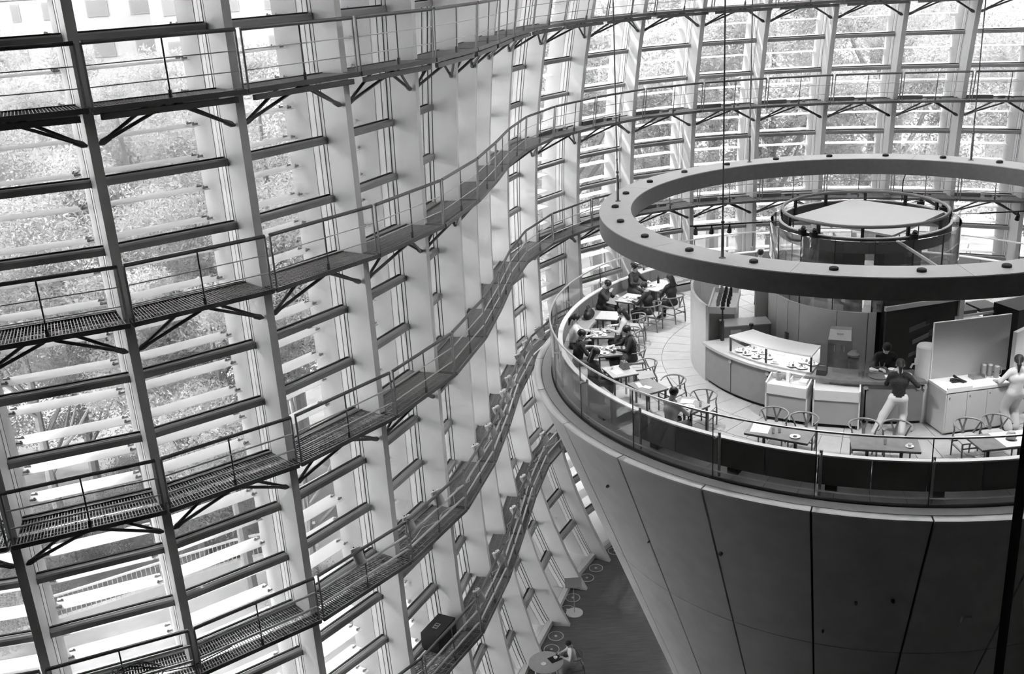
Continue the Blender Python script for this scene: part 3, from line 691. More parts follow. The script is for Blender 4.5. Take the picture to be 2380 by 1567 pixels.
    me = bpy.data.meshes.new('hair'); me.from_pydata(V.tolist(), [], Q.tolist()); me.materials.append(mat('hair_%03d' % int(hair * 1000), hair, .45, bump=.3, scale=60, stretch=(1, 1, .15)))
    me.polygons.foreach_set('use_smooth', [True] * len(Q)); me.update(); ho = bpy.data.objects.new('hair', me); C.objects.link(ho); ho.parent = root
    if collar:
        mb = MB(); c = neck + up * .005; mb.tube([c + Vector((.075 * math.cos(t), .07 * math.sin(t) + .01, -.02 * math.sin(t))) for t in [2 * PI * k / 12 for k in range(12)]], .02, 6, closed=True)
        mb.build('collar', mat('collar_white', .8, .7), root, smooth=True)
    return root
def face_to(d): return math.radians(d) - PI / 2
SEATB = .44; SEATC = .45
def bench_p(label, a, r=6.83, **kw): return person(label, pc(r, math.radians(a), FZ), face_to(a + 180), seat=SEATB, **kw)
def chair_p(label, a, r=5.52, yaw=0, **kw): return person(label, pc(r, math.radians(a), FZ), face_to(a + yaw), seat=SEATC, **kw)
TBL = ((-.17, .42, .80), (.17, .42, .80)); LAP = ((-.1, .30, .62), (.1, .32, .62))
bench_p('woman in a dark sweater on the banquette, farthest diner by the glass guard', 134.5, nod=.3, lean=.12, hands=TBL, style='bun', top=.035)
bench_p('diner in dark clothes leaning over the table beside a black bag', 148.6, lean=.28, nod=.5, hands=((-.12, .4, .82), (.1, .34, .98)), style='short', top=.04, bottom=.03)
chair_p('person in a black coat seen from behind, eating opposite the diner with the bag', 148.2, r=5.42, lean=.18, nod=.35, hands=TBL, top=.018, bottom=.02, style='short')
chair_p('person in black sitting sideways on the chair nearest the pale partition', 138.5, r=5.2, yaw=-12, lean=.1, nod=.2, hands=((-.12, .38, .78), (.15, .36, .62)), top=.02, bottom=.02, style='long')
bench_p('woman in a white blouse with a ponytail on the banquette', 174.6, lean=.1, nod=.2, hands=TBL, top=.62, bottom=.04, style='tail')
chair_p('woman in a pale top with dark hair on a chair facing the white blouse', 171.2, lean=.15, nod=.35, hands=((-.15, .4, .8), (.14, .38, .82)), top=.55, bottom=.05, style='long')
bench_p('man in a black shirt with bare forearms on the banquette', -175.6, lean=.16, nod=.3, hands=TBL, top=.018, bottom=.06, style='short', sleeve='short')
chair_p('woman in black with a bob on a chair, hands on the laid table', -175.2, lean=.12, nod=.45, hands=((-.15, .4, .8), (.15, .4, .8)), top=.015, bottom=.03, style='bob', skirt=True)
bench_p('woman with long dark hair and a white collar on the banquette', -164.3, lean=.12, nod=.3, hands=LAP, top=.03, bottom=.03, style='long', collar=True)
bench_p('man in a light grey shirt sitting with his back to the glass guard', -140.2, lean=.14, nod=.3, hands=TBL, top=.46, bottom=.10, style='short', H=1.0)
# staff and standing visitors
person('cook in a dark V-neck shirt working bent over behind the counter', pc(3.05, math.radians(-99.3), FZ), face_to(-97), lean=.34, nod=.45, hands=((-.2, .42, 1.06), (.16, .44, 1.06)), feet=((-.12, -.02, 0), (.12, -.02, 0)), top=.016, bottom=.03, style='short', H=.98)
person('waitress in a black shirt and white trousers stretched over the counter', pc(4.42, math.radians(-98.6), FZ), face_to(72), lean=.16, nod=.25, hands=((-.08, .36, 1.08), (.30, .22, 1.10)), feet=((-.42, -.16, 0), (.10, -.06, 0)), top=.014, bottom=.55, style='tail', sleeve='short', H=.96, loose=.02)
person('waitress in a white uniform with a ponytail standing by the white cabinet', pc(4.80, math.radians(-70.2), FZ), face_to(98), lean=.02, nod=.1, turn=-.5, hands=((-.26, .30, 1.0), (.24, .05, .74)), feet=((-.09, -.02, 0), (.09, .03, 0)), top=.62, bottom=.55, style='tail', sleeve='short', H=.99, loose=.03)
person('visitor in a white shirt standing on the far side beside the glass drum', Vector((7.02, 27.4, FZ)), face_to(60), lean=.03, nod=.2, hands=((-.24, .1, .78), (.24, .1, .78)), feet=((-.1, 0, 0), (.1, .02, 0)), top=.66, bottom=.1, style='short')
person('woman in a pale blouse and skirt seated at the round table on the atrium floor', (1.34, 27.75, 0), face_to(188), seat=.45, lean=.16, nod=.4, hands=((-.14, .34, .80), (.14, .38, .82)), top=.62, bottom=.5, style='bob', skirt=True)
# ------------------------------------------------------------------ chairs and tables of the cafe
m_wood = mat('chair_wood', .17, .45, var=.03, scale=12, stretch=(1, 1, 6)); m_cord = mat('paper_cord_seat', .34, .8, var=.05, scale=90)
def make_chair():
    t = empty('wishbone_chair')
    rail = [(.285 * math.sin(a), -.02 - .245 * math.cos(a) if abs(a) < PI / 2 else -.02 + .15 * (abs(a) - PI / 2) / .6, .755 - .06 * (abs(a) / 2.15) ** 2) for a in [(-2.15 + 4.3 * k / 18) for k in range(19)]]
    mb = MB(); mb.tube(rail, [.013 + .006 * math.sin(PI * k / 18) for k in range(19)], 8); mb.build('top_rail', m_wood, t, smooth=True)
    mb = MB(); mb.bar((0, -.205, .42), (0, -.225, .57), .06, .014, up=(0, 1, 0))
    for s in (-1, 1): mb.bar((s * .012, -.224, .56), (s * .075, -.258, .745), .034, .013, up=(0, 1, 0))
    mb.build('back_splat', m_wood, t)
    for s in (-1, 1):
        mb = MB(); mb.tube([(s * .235, .20, 0), (s * .235, .20, .445)], [.014, .019], 8); mb.build('leg', m_wood, t, smooth=True)
        mb = MB(); mb.tube([(s * .185, -.245, 0), (s * .19, -.235, .22), (s * .20, -.205, .43), (s * .225, -.13, .58), (s * .268, -.085, .715)], [.014, .018, .019, .016, .013], 8); mb.build('leg', m_wood, t, smooth=True)
        mb = MB(); mb.bar((s * .232, .20, .25), (s * .19, -.23, .25), .012, .026); mb.build('stretcher', m_wood, t)
    mb = MB(); mb.bar((-.235, .20, .33), (.235, .20, .33), .012, .026); mb.build('stretcher', m_wood, t)
    mb = MB(); mb.bar((-.188, -.235, .30), (.188, -.235, .30), .012, .026); mb.build('stretcher', m_wood, t)
    mb = MB(); mb.quad_prism([(-.245, .215, .425), (.245, .215, .425), (.20, -.215, .425), (-.20, -.215, .425)], [(-.25, .22, .455), (.25, .22, .455), (.205, -.22, .455), (-.205, -.22, .455)])
    for s in (-1, 1): pass
    mb.build('seat', m_cord, t)
    return t
proto = None
CH = [(-107.4, 5.62, 0, 'left chair at the bare dark table, straight in front of the waitress'), (-101.4, 5.62, 0, 'right chair at the bare dark table, straight in front of the waitress'),
      (-125.2, 5.58, 4, 'left chair at the table with the white paper, below the display case'), (-119.0, 5.60, -3, 'right chair at the table with the white paper, below the display case'),
      (-87.6, 5.62, 4, 'left chair at the table with the white cloth by the white cabinet'), (-81.8, 5.58, -2, 'right chair at the table with the white cloth by the white cabinet'),
      (-164.9, 5.52, -6, 'empty chair facing the woman with the white collar'), (-152.6, 5.50, 8, 'empty chair at the small dark table with folded papers'), (-142.0, 5.58, 10, 'empty chair opposite the man in the light grey shirt'),
      (171.2, 5.46, 0, 'chair on which the woman in the pale top sits'), (-175.2, 5.46, 0, 'chair on which the woman in black with a bob sits'), (159.5, 5.45, 6, 'empty chair at the unlaid table between the two groups of diners'),
      (148.2, 5.36, 0, 'chair on which the person in the black coat sits'), (138.5, 5.14, -12, 'chair nearest the pale partition, person in black on it')]
for a, r, yaw, lab in CH:
    c = make_chair() if proto is None else copy_tree(proto)
    proto = proto or c
    c.location = pc(r, math.radians(a), FZ); c.rotation_euler.z = face_to(a + yaw); tag(c, 'wooden wishbone chair, ' + lab, 'chair', 'wishbone chairs in the cafe')
m_ttop = mat('table_top_dark', .20, .22, var=.03, scale=5); m_ttop2 = mat('table_top_oak', .42, .35, var=.05, scale=4, stretch=(1, 8, 1)); m_edge = mat('table_edge', .05, .5)
def table(a, r, w, d, lab, legs4=True, tm=None):
    t = empty('cafe_table', pc(r, math.radians(a), FZ), face_to(a)); tag(t, lab, 'table', 'cafe tables along the banquette')
    mb = MB(); mb.box((-w / 2, -d / 2, .705), (w / 2, d / 2, .725)); mb.build('table_top', tm or m_ttop, t)
    mb = MB(); mb.box((-w / 2 + .004, -d / 2 + .004, .68), (w / 2 - .004, d / 2 - .004, .705)); mb.build('apron', m_edge, t)
    if legs4:
        for sx in (-1, 1):
            for sy in (-1, 1):
                mb = MB(); mb.box((sx * (w / 2 - .05) - .018, sy * (d / 2 - .05) - .018, 0), (sx * (w / 2 - .05) + .018, sy * (d / 2 - .05) + .018, .68)); mb.build('leg', m_edge, t)
    else:
        for sx in (-1, 1):
            mb = MB(); mb.lathe([(.001, 0), (.19, 0), (.19, .012), (.05, .03), (.03, .05), (.03, .68), (.001, .68)], c=(sx * w * .25, 0, 0), n=16); mb.build('pedestal', m_edge, t, smooth=30)
    return t
TB = {}
TB['T1'] = table(132.5, 6.08, .95, .62, 'farthest cafe table, laid with papers and a bottle under the ring', tm=m_ttop2)
TB['T2'] = table(145.5, 6.08, .75, .60, 'cafe table between the diner with the bag and the black coat', tm=m_ttop2)
TB['T3'] = table(159.8, 6.14, .66, .58, 'unlaid pale oak table beside the black bag', tm=m_ttop2)
TB['T4'] = table(172.4, 6.12, .70, .60, 'cafe table between the white blouse and the pale top')
TB['T5'] = table(-175.6, 6.10, .70, .60, 'cafe table crowded with white dishes between two people in black')
TB['T6'] = table(-163.4, 6.20, .66, .62, 'pale oak table in front of the woman with the white collar', tm=m_ttop2)
TB['T7'] = table(-153.2, 6.12, .72, .58, 'small dark table with folded papers next to the pale oak one')
TB['T8'] = table(-141.2, 6.16, .70, .58, 'table in front of the man in the light grey shirt')
TB['T9'] = table(-121.5, 6.36, 1.22, .58, 'long dark table with a sheet of white paper, below the display case', False)
TB['T10'] = table(-104.4, 6.36, 1.20, .60, 'long bare dark table straight below the waitress', False)
TB['T11'] = table(-84.9, 6.34, 1.20, .62, 'long dark table half covered by a white cloth at the right edge', False)
def on_table(k, x, y, z=.725):
    t = TB[k]; c, s = math.cos(t.rotation_euler.z), math.sin(t.rotation_euler.z)
    return Vector((t.location.x + x * c - y * s, t.location.y + x * s + y * c, FZ + z)), t.rotation_euler.z
m_paper = mat('white_paper', .80, .7)
def plate(k, x, y, lab, r=.10):
    p, rz = on_table(k, x, y); t = empty('dinner_plate', p, rz); tag(t, lab, 'plate', 'plates on the cafe tables')
    mb = MB(); mb.lathe([(.001, 0), (r * .55, 0), (r, .016), (r, .022), (r * .55, .008), (.001, .008)], n=18); mb.build('dish', m_plate, t, smooth=30)
    mb = MB(); mb.lathe([(.001, .008), (r * .4, .008), (r * .3, .03), (.001, .035)], n=9); mb.build('food', m_cake, t, smooth=True)
def cup(k, x, y, lab):
    p, rz = on_table(k, x, y); t = empty('cup', p, rz); tag(t, lab, 'cup', 'cups on the cafe tables')
    mb = MB(); mb.lathe([(.001, 0), (.03, 0), (.075, .012), (.075, .016), (.03, .006), (.001, .006)], n=14); mb.build('saucer', m_plate, t, smooth=30)
    mb = MB(); mb.lathe([(.001, .006), (.025, .006), (.04, .06), (.036, .06), (.022, .012), (.001, .012)], n=14); mb.build('bowl', m_plate, t, smooth=30)
    mb = MB(); mb.tube([(.035, 0, .05), (.06, 0, .045), (.06, 0, .025), (.03, 0, .02)], .005, 6); mb.build('handle', m_plate, t, smooth=True)
m_tumbler = glassmat('tumbler_glass', .85, 1.5)
def glass(k, x, y, lab):
    p, rz = on_table(k, x, y); mb = MB(); mb.lathe([(.001, 0), (.028, 0), (.034, .11), (.03, .11), (.025, .008), (.001, .008)], n=14)
    o = mb.build('drinking_glass', m_tumbler, None, smooth=30, loc=p); tag(o, lab, 'glass', 'glasses on the cafe tables')
def sheet(k, x, y, w, d, rot, lab, name='paper_sheet', cat='paper', m=None, h=.004):
    p, rz = on_table(k, x, y); mb = MB(); mb.box((-w / 2, -d / 2, 0), (w / 2, d / 2, h)); 
    mb.quad_prism([(-w / 2 + .02, -d / 2 + .02, h), (w / 2 - .02, -d / 2 + .02, h), (w / 2 - .02, d / 2 - .02, h), (-w / 2 + .02, d / 2 - .02, h)], [(-w / 2 + .02, -d / 2 + .02, h + .002), (w / 2 - .02, -d / 2 + .02, h + .002), (w / 2 - .02, d / 2 - .02, h + .002), (-w / 2 + .02, d / 2 - .02, h + .002)])
    o = mb.build(name, m or m_paper, None, loc=p); o.rotation_euler.z = rz + rot; tag(o, lab, cat)
plate('T5', -.18, .10, 'white plate before the man in the black shirt', .11); plate('T5', .12, -.10, 'large white plate before the woman with a bob', .13); plate('T5', .2, .15, 'white side plate beside the large plate on the crowded table', .08)
cup('T5', -.02, .2, 'white cup and saucer on the crowded table'); glass('T5', -.22, -.12, 'tumbler on the crowded table'); glass('T5', .02, .02, 'tumbler in the middle of the crowded table')
sheet('T5', .0, -.15, .22, .16, .3, 'white napkin on the crowded table between two people in black', 'napkin', 'napkin', h=.02)
plate('T4', -.05, .12, 'white plate before the white blouse', .12); plate('T4', .10, -.12, 'white plate before the pale top', .11); cup('T4', -.22, -.05, 'white cup and saucer between the white blouse and the pale top'); glass('T4', .22, .06, 'tumbler beside the plate of the pale top')
sheet('T4', -.2, .18, .2, .14, .1, 'white menu card beside the white blouse', 'menu_card', 'menu')
plate('T2', .0, .12, 'white plate before the diner with the bag', .12); plate('T2', .05, -.14, 'white plate before the black coat', .12); cup('T2', -.2, .0, 'white cup beside the plate of the black coat')
sheet('T2', .2, .1, .24, .17, .2, 'open leaflet on the table of the diner with the bag', 'leaflet', 'leaflet')
plate('T1', -.2, .1, 'white plate at the farthest table', .11); sheet('T1', .12, -.12, .3, .2, -.2, 'white magazine at the farthest table', 'magazine', 'magazine', h=.012); sheet('T1', -.12, -.15, .24, .17, .25, 'loose white sheet at the farthest table')
p, rz = on_table('T1', .15, .12); mb = MB(); mb.lathe([(.001, 0), (.035, 0), (.035, .15), (.013, .19), (.013, .24), (.001, .24)], n=12); tag(mb.build('bottle', m_black, None, smooth=30, loc=p), 'dark bottle standing on the farthest table', 'bottle')
sheet('T6', -.05, .1, .28, .2, .1, 'pale leaflet lying on the oak table', 'leaflet', 'leaflet'); glass('T6', .18, .12, 'tumbler on the pale oak table')
p, rz = on_table('T6', .10, -.15); mb = MB(); mb.quad_prism([(-.12, -.09, 0), (.12, -.09, 0), (.12, .09, 0), (-.12, .09, 0)], [(-.10, -.05, .16), (.10, -.05, .16), (.10, .05, .16), (-.10, .05, .16)]); mb.tube([(-.06, 0, .15), (-.05, 0, .26), (.05, 0, .26), (.06, 0, .15)], .008, 6); o = mb.build('handbag', m_steel, None, loc=p); o.rotation_euler.z = rz; tag(o, 'grey handbag standing on the pale oak table', 'bag')
sheet('T7', -.05, .05, .18, .12, .4, 'small folded white slip on the small dark table', 'folded_slip', 'paper'); sheet('T7', .15, .12, .28, .1, -.3, 'long white receipt at the edge of the small dark table', 'receipt', 'receipt')
sheet('T8', .1, -.1, .26, .2, .5, 'white booklet on the table of the man in grey', 'booklet', 'booklet', h=.012); plate('T8', -.12, .1, 'white plate before the man in grey', .12); glass('T8', -.25, -.1, 'tumbler on the table of the man in grey')
sheet('T9', .38, -.02, .34, .42, .12, 'large sheet of white paper on the long table below the display case', h=.006); glass('T9', .1, .1, 'left tumbler on the long table with the white paper'); glass('T9', .0, .02, 'middle tumbler on the long table with the white paper'); plate('T9', -.32, .1, 'pale plate at the right end of the long table with the white paper', .1)
glass('T10', .0, .05, 'tumbler in the middle of the long bare table'); cup('T10', -.42, .1, 'white cup at the right end of the long bare table')
sheet('T11', -.22, .0, .72, .6, 0, 'white cloth spread over half of the table at the right edge', 'table_cloth', 'cloth', h=.006)
p, rz = on_table('T11', -.10, .02, .74); mb = MB(); mb.lathe([(.001, 0), (.07, 0), (.1, .06), (.07, .13), (.05, .15), (.001, .15)], n=14); tag(mb.build('vase', m_transom, None, smooth=40, loc=p), 'grey round pot on the white cloth at the right edge', 'pot')
# black bag on the banquette
p = pc(6.84, math.radians(155.6), FZ + .445); bagr = empty('shoulder_bag', p, face_to(155.6)); tag(bagr, 'soft black bag lying on the banquette beside a diner', 'bag')
V, Q = surface_net(lambda P: blend([cap_d(P, (-.12, 0, .1), (.12, 0, .1), .11, .12), cap_d(P, (0, .02, .16), (.05, 0, .2), .1, .08)], .05), (-.3, -.2, -.1), (.3, .2, .35), .025)
me = bpy.data.meshes.new('bag_body'); me.from_pydata(V.tolist(), [], Q.tolist()); me.materials.append(tone(.02)); me.polygons.foreach_set('use_smooth', [True] * len(Q)); o = bpy.data.objects.new('bag_body', me); C.objects.link(o); o.parent = bagr
mb = MB(); mb.tube([(-.12, 0, .2), (-.05, .03, .34), (.06, .02, .34), (.13, 0, .2)], .012, 6); mb.build('strap', tone(.02), bagr, smooth=True)

# ------------------------------------------------------------------ service furniture
m_cart = mat('cart_white', .58, .45, var=.01); m_cartp = mat('cart_panel_grey', .33, .5)
def cart(p, ang, w, lab, rail_l=True):
    t = empty('serving_cart', p, ang); tag(t, lab, 'cart')            # local: x along, y outward to the front
    d = .40; h = .86
    mb = MB(); mb.box((-w / 2, -d / 2, .62), (w / 2, d / 2, .84)); mb.build('top_box', m_cart, t)
    mb = MB(); mb.box((-w / 2 + .03, d / 2 - .05, .08), (w / 2 - .03, d / 2 - .03, .62)); mb.build('front_panel', m_cartp, t)
    for s in (-1, 1):
        mb = MB(); mb.quad_prism([(s * w / 2 - .015 - s * .015, -d / 2, .02), (s * w / 2 + .015 - s * .015, -d / 2, .02), (s * w / 2 + .015 - s * .015, d / 2, .02), (s * w / 2 - .015 - s * .015, d / 2, .02)],
                                 [(s * w / 2 - .015 - s * .015, -d / 2, .95), (s * w / 2 + .015 - s * .015, -d / 2, .95), (s * w / 2 + .015 - s * .015, d / 2, .87), (s * w / 2 - .015 - s * .015, d / 2, .87)]); mb.build('side_panel', m_cart, t)
        for y in (-.14, .14):
            mb = MB(); mb.cyl((s * (w / 2 - .06) - .015, y, .03), (s * (w / 2 - .06) + .015, y, .03), .03, 10); mb.build('caster', m_black, t, smooth=True)
    mb = MB(); mb.box((-w / 2 + .03, -d / 2, .84), (w / 2 - .03, -d / 2 + .03, .95)); mb.build('back_rail', m_cart, t)
    return t
def cart_at(x0, y0, x1, y1, lab):
    a = Vector((x0, y0)); b = Vector((x1, y1)); m = (a + b) / 2; d = (b - a); ang = math.atan2(d.y, d.x); n = Vector((d.y, -d.x)).normalized()
    c = m - n * .20; return cart(Vector((c.x, c.y, FZ)), ang + PI, d.length, lab)
c1 = cart_at(5.26, 19.86, 6.02, 19.40, 'white serving cart with cutlery boxes in front of the display case')
c2 = cart_at(6.12, 19.36, 7.00, 19.05, 'empty white serving cart between the cutlery cart and the waitress')
def cart_item(t, name, x, y, z, build, lab, cat, m):
    c, s = math.cos(t.rotation_euler.z), math.sin(t.rotation_euler.z); p = Vector((t.location.x + x * c - y * s, t.location.y + x * s + y * c, FZ + z))
    mb = MB(); build(mb); o = mb.build(name, m, None, loc=p, smooth=30); o.rotation_euler.z = t.rotation_euler.z; tag(o, lab, cat)
cart_item(c1, 'steel_jar', .24, -.1, .84, lambda mb: mb.lathe([(.001, 0), (.06, 0), (.06, .17), (.05, .17), (.05, .02), (.001, .02)], n=16), 'steel cutlery jar on the left end of the cutlery cart', 'jar', m_steel2)
cart_item(c1, 'napkin_box', .05, -.12, .84, lambda mb: mb.box((-.035, -.05, 0), (.035, .05, .2)), 'tall white napkin box on the cutlery cart', 'box', m_white)
cart_item(c1, 'cutlery_tray', -.14, -.06, .84, lambda mb: (mb.box((-.11, -.1, 0), (.11, .1, .02)), mb.box((-.11, -.1, .02), (-.09, .1, .11)), mb.box((.09, -.1, .02), (.11, .1, .11))), 'open cutlery tray with upright ends on the cutlery cart', 'tray', m_frame)
cart_item(c1, 'towel_stack', -.30, -.04, .84, lambda mb: mb.box((-.08, -.1, 0), (.08, .1, .09)), 'stack of folded white towels at the right end of the cutlery cart', 'towels', m_white)
cart_item(c1, 'paper_stack', .22, .1, .84, lambda mb: mb.box((-.1, -.08, 0), (.1, .08, .015)), 'white paper stack at the front of the cutlery cart', 'paper', m_paper)
# white cabinet and the upright screen on it
cab = empty('white_cabinet', (9.16, 19.0, FZ), math.atan2(.2, 1.32)); tag(cab, 'white cabinet with panelled doors beside the counter, upright screen on it', 'cabinet')
w_, d_ = 1.36, .62
mb = MB(); mb.box((-w_ / 2, -d_ / 2, .04), (w_ / 2, d_ / 2, .93)); mb.build('carcass', m_cart, cab)
for k in range(3):
    x0 = -w_ / 2 + .03 + k * .435; mb = MB(); mb.box((x0, -d_ / 2 - .018, .07), (x0 + .425, -d_ / 2, .90)); dr = mb.build('door', m_cart, cab)
    mb = MB(); mb.cyl((x0 + .05, -d_ / 2 - .02, .82), (x0 + .05, -d_ / 2 - .035, .82), .015, 8); mb.build('knob', m_steel2, dr, smooth=True)
mb = MB(); mb.box((-w_ / 2 - .015, -d_ / 2 - .03, .93), (w_ / 2 + .015, d_ / 2, .985)); mb.build('worktop', m_white, cab)
mb = MB(); mb.box((-w_ / 2 + .02, -d_ / 2 - .03, .985), (-w_ / 2 + .55, -d_ / 2 + .02, 1.03)); mb.build('upstand', m_white, cab)
scr = empty('upright_screen', (9.16, 19.28, FZ + .99), math.atan2(.2, 1.32)); tag(scr, 'tall plain grey screen standing along the back of the white cabinet', 'screen')
mb = MB(); mb.box((-.70, .02, 0), (.98, .05, 1.20)); mb.build('board', mat('screen_grey', .40, .6, var=.01, scale=30), scr)
mb = MB(); mb.box((-.715, .015, 0), (-.70, .055, 1.215)); mb.box((-.70, .015, 1.20), (.98, .055, 1.215)); mb.build('edge_trim', m_white, scr)
def cab_item(name, x, y, build, lab, cat, m, grp=None, z=.985):
    c, s = math.cos(cab.rotation_euler.z), math.sin(cab.rotation_euler.z); p = Vector((cab.location.x + x * c - y * s, cab.location.y + x * s + y * c, FZ + z))
    mb = MB(); build(mb); o = mb.build(name, m, None, loc=p, smooth=30); o.rotation_euler.z = cab.rotation_euler.z; tag(o, lab, cat, grp)
for k, (x, y, nm) in enumerate(((.42, .16, 'left'), (.53, .12, 'middle'), (.60, .0, 'right'))):
    cab_item('coffee_pot', x, y, lambda mb: (mb.lathe([(.001, 0), (.055, 0), (.055, .24), (.04, .26), (.001, .27)], n=16), mb.tube([(.05, 0, .22), (.1, 0, .2), (.1, 0, .06), (.05, 0, .04)], .01, 6)), nm + ' of the three steel coffee pots on the white cabinet', 'pot', m_steel2, 'coffee pots on the cabinet')
cab_item('serving_tongs', -.25, .02, lambda mb: (mb.tube([(-.12, .05, .05), (.0, .0, .07), (.16, -.08, .01)], .022, 6), mb.tube([(-.02, .1, .1), (.02, .0, .07), (.1, -.1, .02)], .025, 6), mb.box((-.12, -.04, 0), (.12, .06, .04))), 'dark tray and tongs on the white cabinet top', 'tongs', m_black)
cab_item('wire_basket', .24, .10, lambda mb: (mb.box((-.14, -.09, 0), (.14, .09, .012)), mb.box((-.14, -.09, .012), (-.125, .09, .07)), mb.box((.125, -.09, .012), (.14, .09, .07)), mb.box((-.125, .075, .012), (.125, .09, .07))), 'low wire basket on the white cabinet in front of the pots', 'basket', m_steel2)
# tall white beverage cooler behind the screen
mb = MB()
bev = empty('water_dispenser', pc(3.72, math.radians(-88.2), FZ)); tag(bev, 'pale column dispenser with a steel tap between counter and white cabinet', 'dispenser')
mb.lathe([(.001, 0), (.2, 0), (.2, 1.62), (.17, 1.66), (.001, 1.66)], n=20); mb.build('column', m_core, bev, smooth=30)
mb = MB(); mb.tube([(-.2, -.08, 1.28), (-.32, -.12, 1.30), (-.36, -.13, 1.22)], .02, 8); mb.cyl((-.26, -.1, 1.28), (-.26, -.1, 1.42), .018, 8); mb.build('tap', m_rail, bev, smooth=True)
# right-hand pale wall piece with the framed round sign
pw = empty('pale_partition', (10.55, 19.4, FZ), math.atan2(.75, 1.0)); tag(pw, 'pale partition at the right edge with a framed round emblem', 'partition')
mb = MB(); mb.box((-.62, 0, 0), (1.6, .08, 1.95)); mb.build('board', m_part, pw)
mb = MB(); mb.box((.08, -.02, 1.28), (.46, 0, 1.72)); mb.build('emblem_frame', m_black, pw)
mb = MB(); mb.box((.10, -.026, 1.30), (.44, -.02, 1.70)); mb.build('emblem_sheet', m_part, pw)
mb = MB(); mb.tube([(.27, -.028, 1.5), (.27, -.034, 1.5)], .135, 20); mb.build('emblem_disc', mat('emblem_grey', .22, .6), pw)
# things on the counter
def ctr(a, r, z=.99): return pc(r, math.radians(a), FZ + z)
def cnt(name, a, r, build, lab, cat, m, rz=0, z=.99):
    mb = MB(); build(mb); o = mb.build(name, m, None, loc=ctr(a, r, z), smooth=30); o.rotation_euler.z = math.radians(a) + PI / 2 + rz; tag(o, lab, cat); return o
cr = empty('card_reader', ctr(-119.6, 3.82), math.radians(-119.6) + PI / 2); tag(cr, 'black cash desk unit at the end of the display case', 'card reader')
mb = MB(); mb.quad_prism([(-.10, -.1, 0), (.10, -.1, 0), (.10, .1, 0), (-.10, .1, 0)], [(-.1, -.06, .10), (.1, -.06, .10), (.1, .08, .19), (-.1, .08, .19)]); mb.build('housing', m_black, cr)
mb = MB(); mb.box((-.07, .04, .165), (.07, .07, .175)); mb.build('display', m_steel2, cr)
be = empty('cold_drink_tower', ctr(-116.8, 2.72, 0), math.radians(-112) + PI / 2); tag(be, 'grey steel drinks cabinet behind the counter', 'drinks cabinet')
mb = MB(); mb.box((-.24, -.22, 0), (.24, .22, 1.45)); mb.build('housing', mat('drinks_grey', .27, .4, .3), be)
mb = MB(); mb.quad_prism([(-.24, -.22, 1.45), (.24, -.22, 1.45), (.24, .22, 1.45), (-.24, .22, 1.45)], [(-.22, .0, 1.62), (.22, .0, 1.62), (.22, .22, 1.62), (-.22, .22, 1.62)]); mb.build('hood', mat('drinks_hood', .33, .35, .3), be)
mb = MB(); mb.box((-.07, -.14, 1.555), (.07, -.125, 1.585)); mb.build('badge', m_white, be)
for x in (-.1, .02, .1):
    mb = MB(); mb.cyl((x, -.24, 1.33), (x, -.22, 1.33), .012, 6); mb.bar((x, -.235, 1.2), (x, -.235, 1.34), .014, .014); mb.build('lever', m_rail, be)
jd = empty('juice_dispenser', ctr(-110.5, 3.1, .9)); tag(jd, 'clear round drinks dispenser with fruit behind the counter', 'dispenser')
mb = MB(); mb.lathe([(.001, .0), (.12, 0), (.12, .3), (.11, .3), (.11, .02), (.001, .02)], n=18); mb.build('bowl', m_tumbler, jd, smooth=30)
mb = MB(); mb.lathe([(.001, .02), (.108, .02), (.108, .2), (.001, .2)], n=16); mb.build('juice', mat('juice_grey', .3, .3), jd, smooth=30)
mb = MB(); mb.lathe([(.001, .3), (.13, .3), (.13, .33), (.06, .4), (.001, .41)], n=18); mb.build('lid', m_steel, jd, smooth=30)
cnt('round_tray', -102.3, 3.74, lambda mb: mb.lathe([(.001, 0), (.2, 0), (.21, .025), (.2, .025), (.19, .008), (.001, .008)], n=24), 'round dark serving tray on the counter beside the waitress', 'tray', m_steel)
cnt('glass_cluster', -107.2, 3.78, lambda mb: [mb.lathe([(.001, 0), (.03, 0), (.035, .09), (.03, .09), (.001, .01)], c=(.07 * math.cos(t), .07 * math.sin(t), 0), n=10) for t in (0, 1.6, 3.1, 4.6)], 'crystal bowl on the counter left of the round tray', 'bowl', m_tumbler)
cnt('paper_bundle', -99.8, 3.78, lambda mb: mb.box((-.06, -.06, 0), (.06, .06, .03)), 'white napkins on the counter between tray and waitress', 'napkins', m_white)
cnt('mixing_bowl', -94.3, 3.78, lambda mb: mb.lathe([(.001, 0), (.06, 0), (.11, .07), (.1, .07), (.055, .01), (.001, .01)], n=18), 'steel bowl on the counter right of the waitress', 'bowl', m_rail)
cnt('dish_stack', -103.4, 3.46, lambda mb: [mb.lathe([(.001, .012 * j), (.07, .012 * j), (.1, .012 * j + .012), (.001, .012 * j + .01)], n=14) for j in range(5)], 'stack of white dishes left of the cook', 'dishes', m_plate)
cnt('utensil_caddy', -100.8, 3.44, lambda mb: (mb.box((-.09, -.06, 0), (.09, .06, .08)), mb.cyl((-.04, 0, .08), (-.06, .02, .2), .01, 6), mb.cyl((.03, 0, .08), (.05, .02, .18), .012, 6)), 'dark utensil caddy in front of the cook', 'caddy', m_steel)
cnt('white_bowl', -97.6, 3.45, lambda mb: mb.lathe([(.001, 0), (.05, 0), (.08, .06), (.07, .06), (.001, .015)], n=16), 'white bowl in front of the cook', 'bowl', m_plate)
# sushi-bar like glass screen on the counter
mb = MB(); mb.lathe([(3.62, .99), (3.63, .99), (3.63, 1.28), (3.62, 1.28)], n=8, a0=la(-117), a1=la(-103)); o = mb.build('sneeze_guard', m_glass, None, loc=(CX, CY, FZ), smooth=20); tag(o, 'low clear glass screen standing on the dark counter top', 'glass screen')
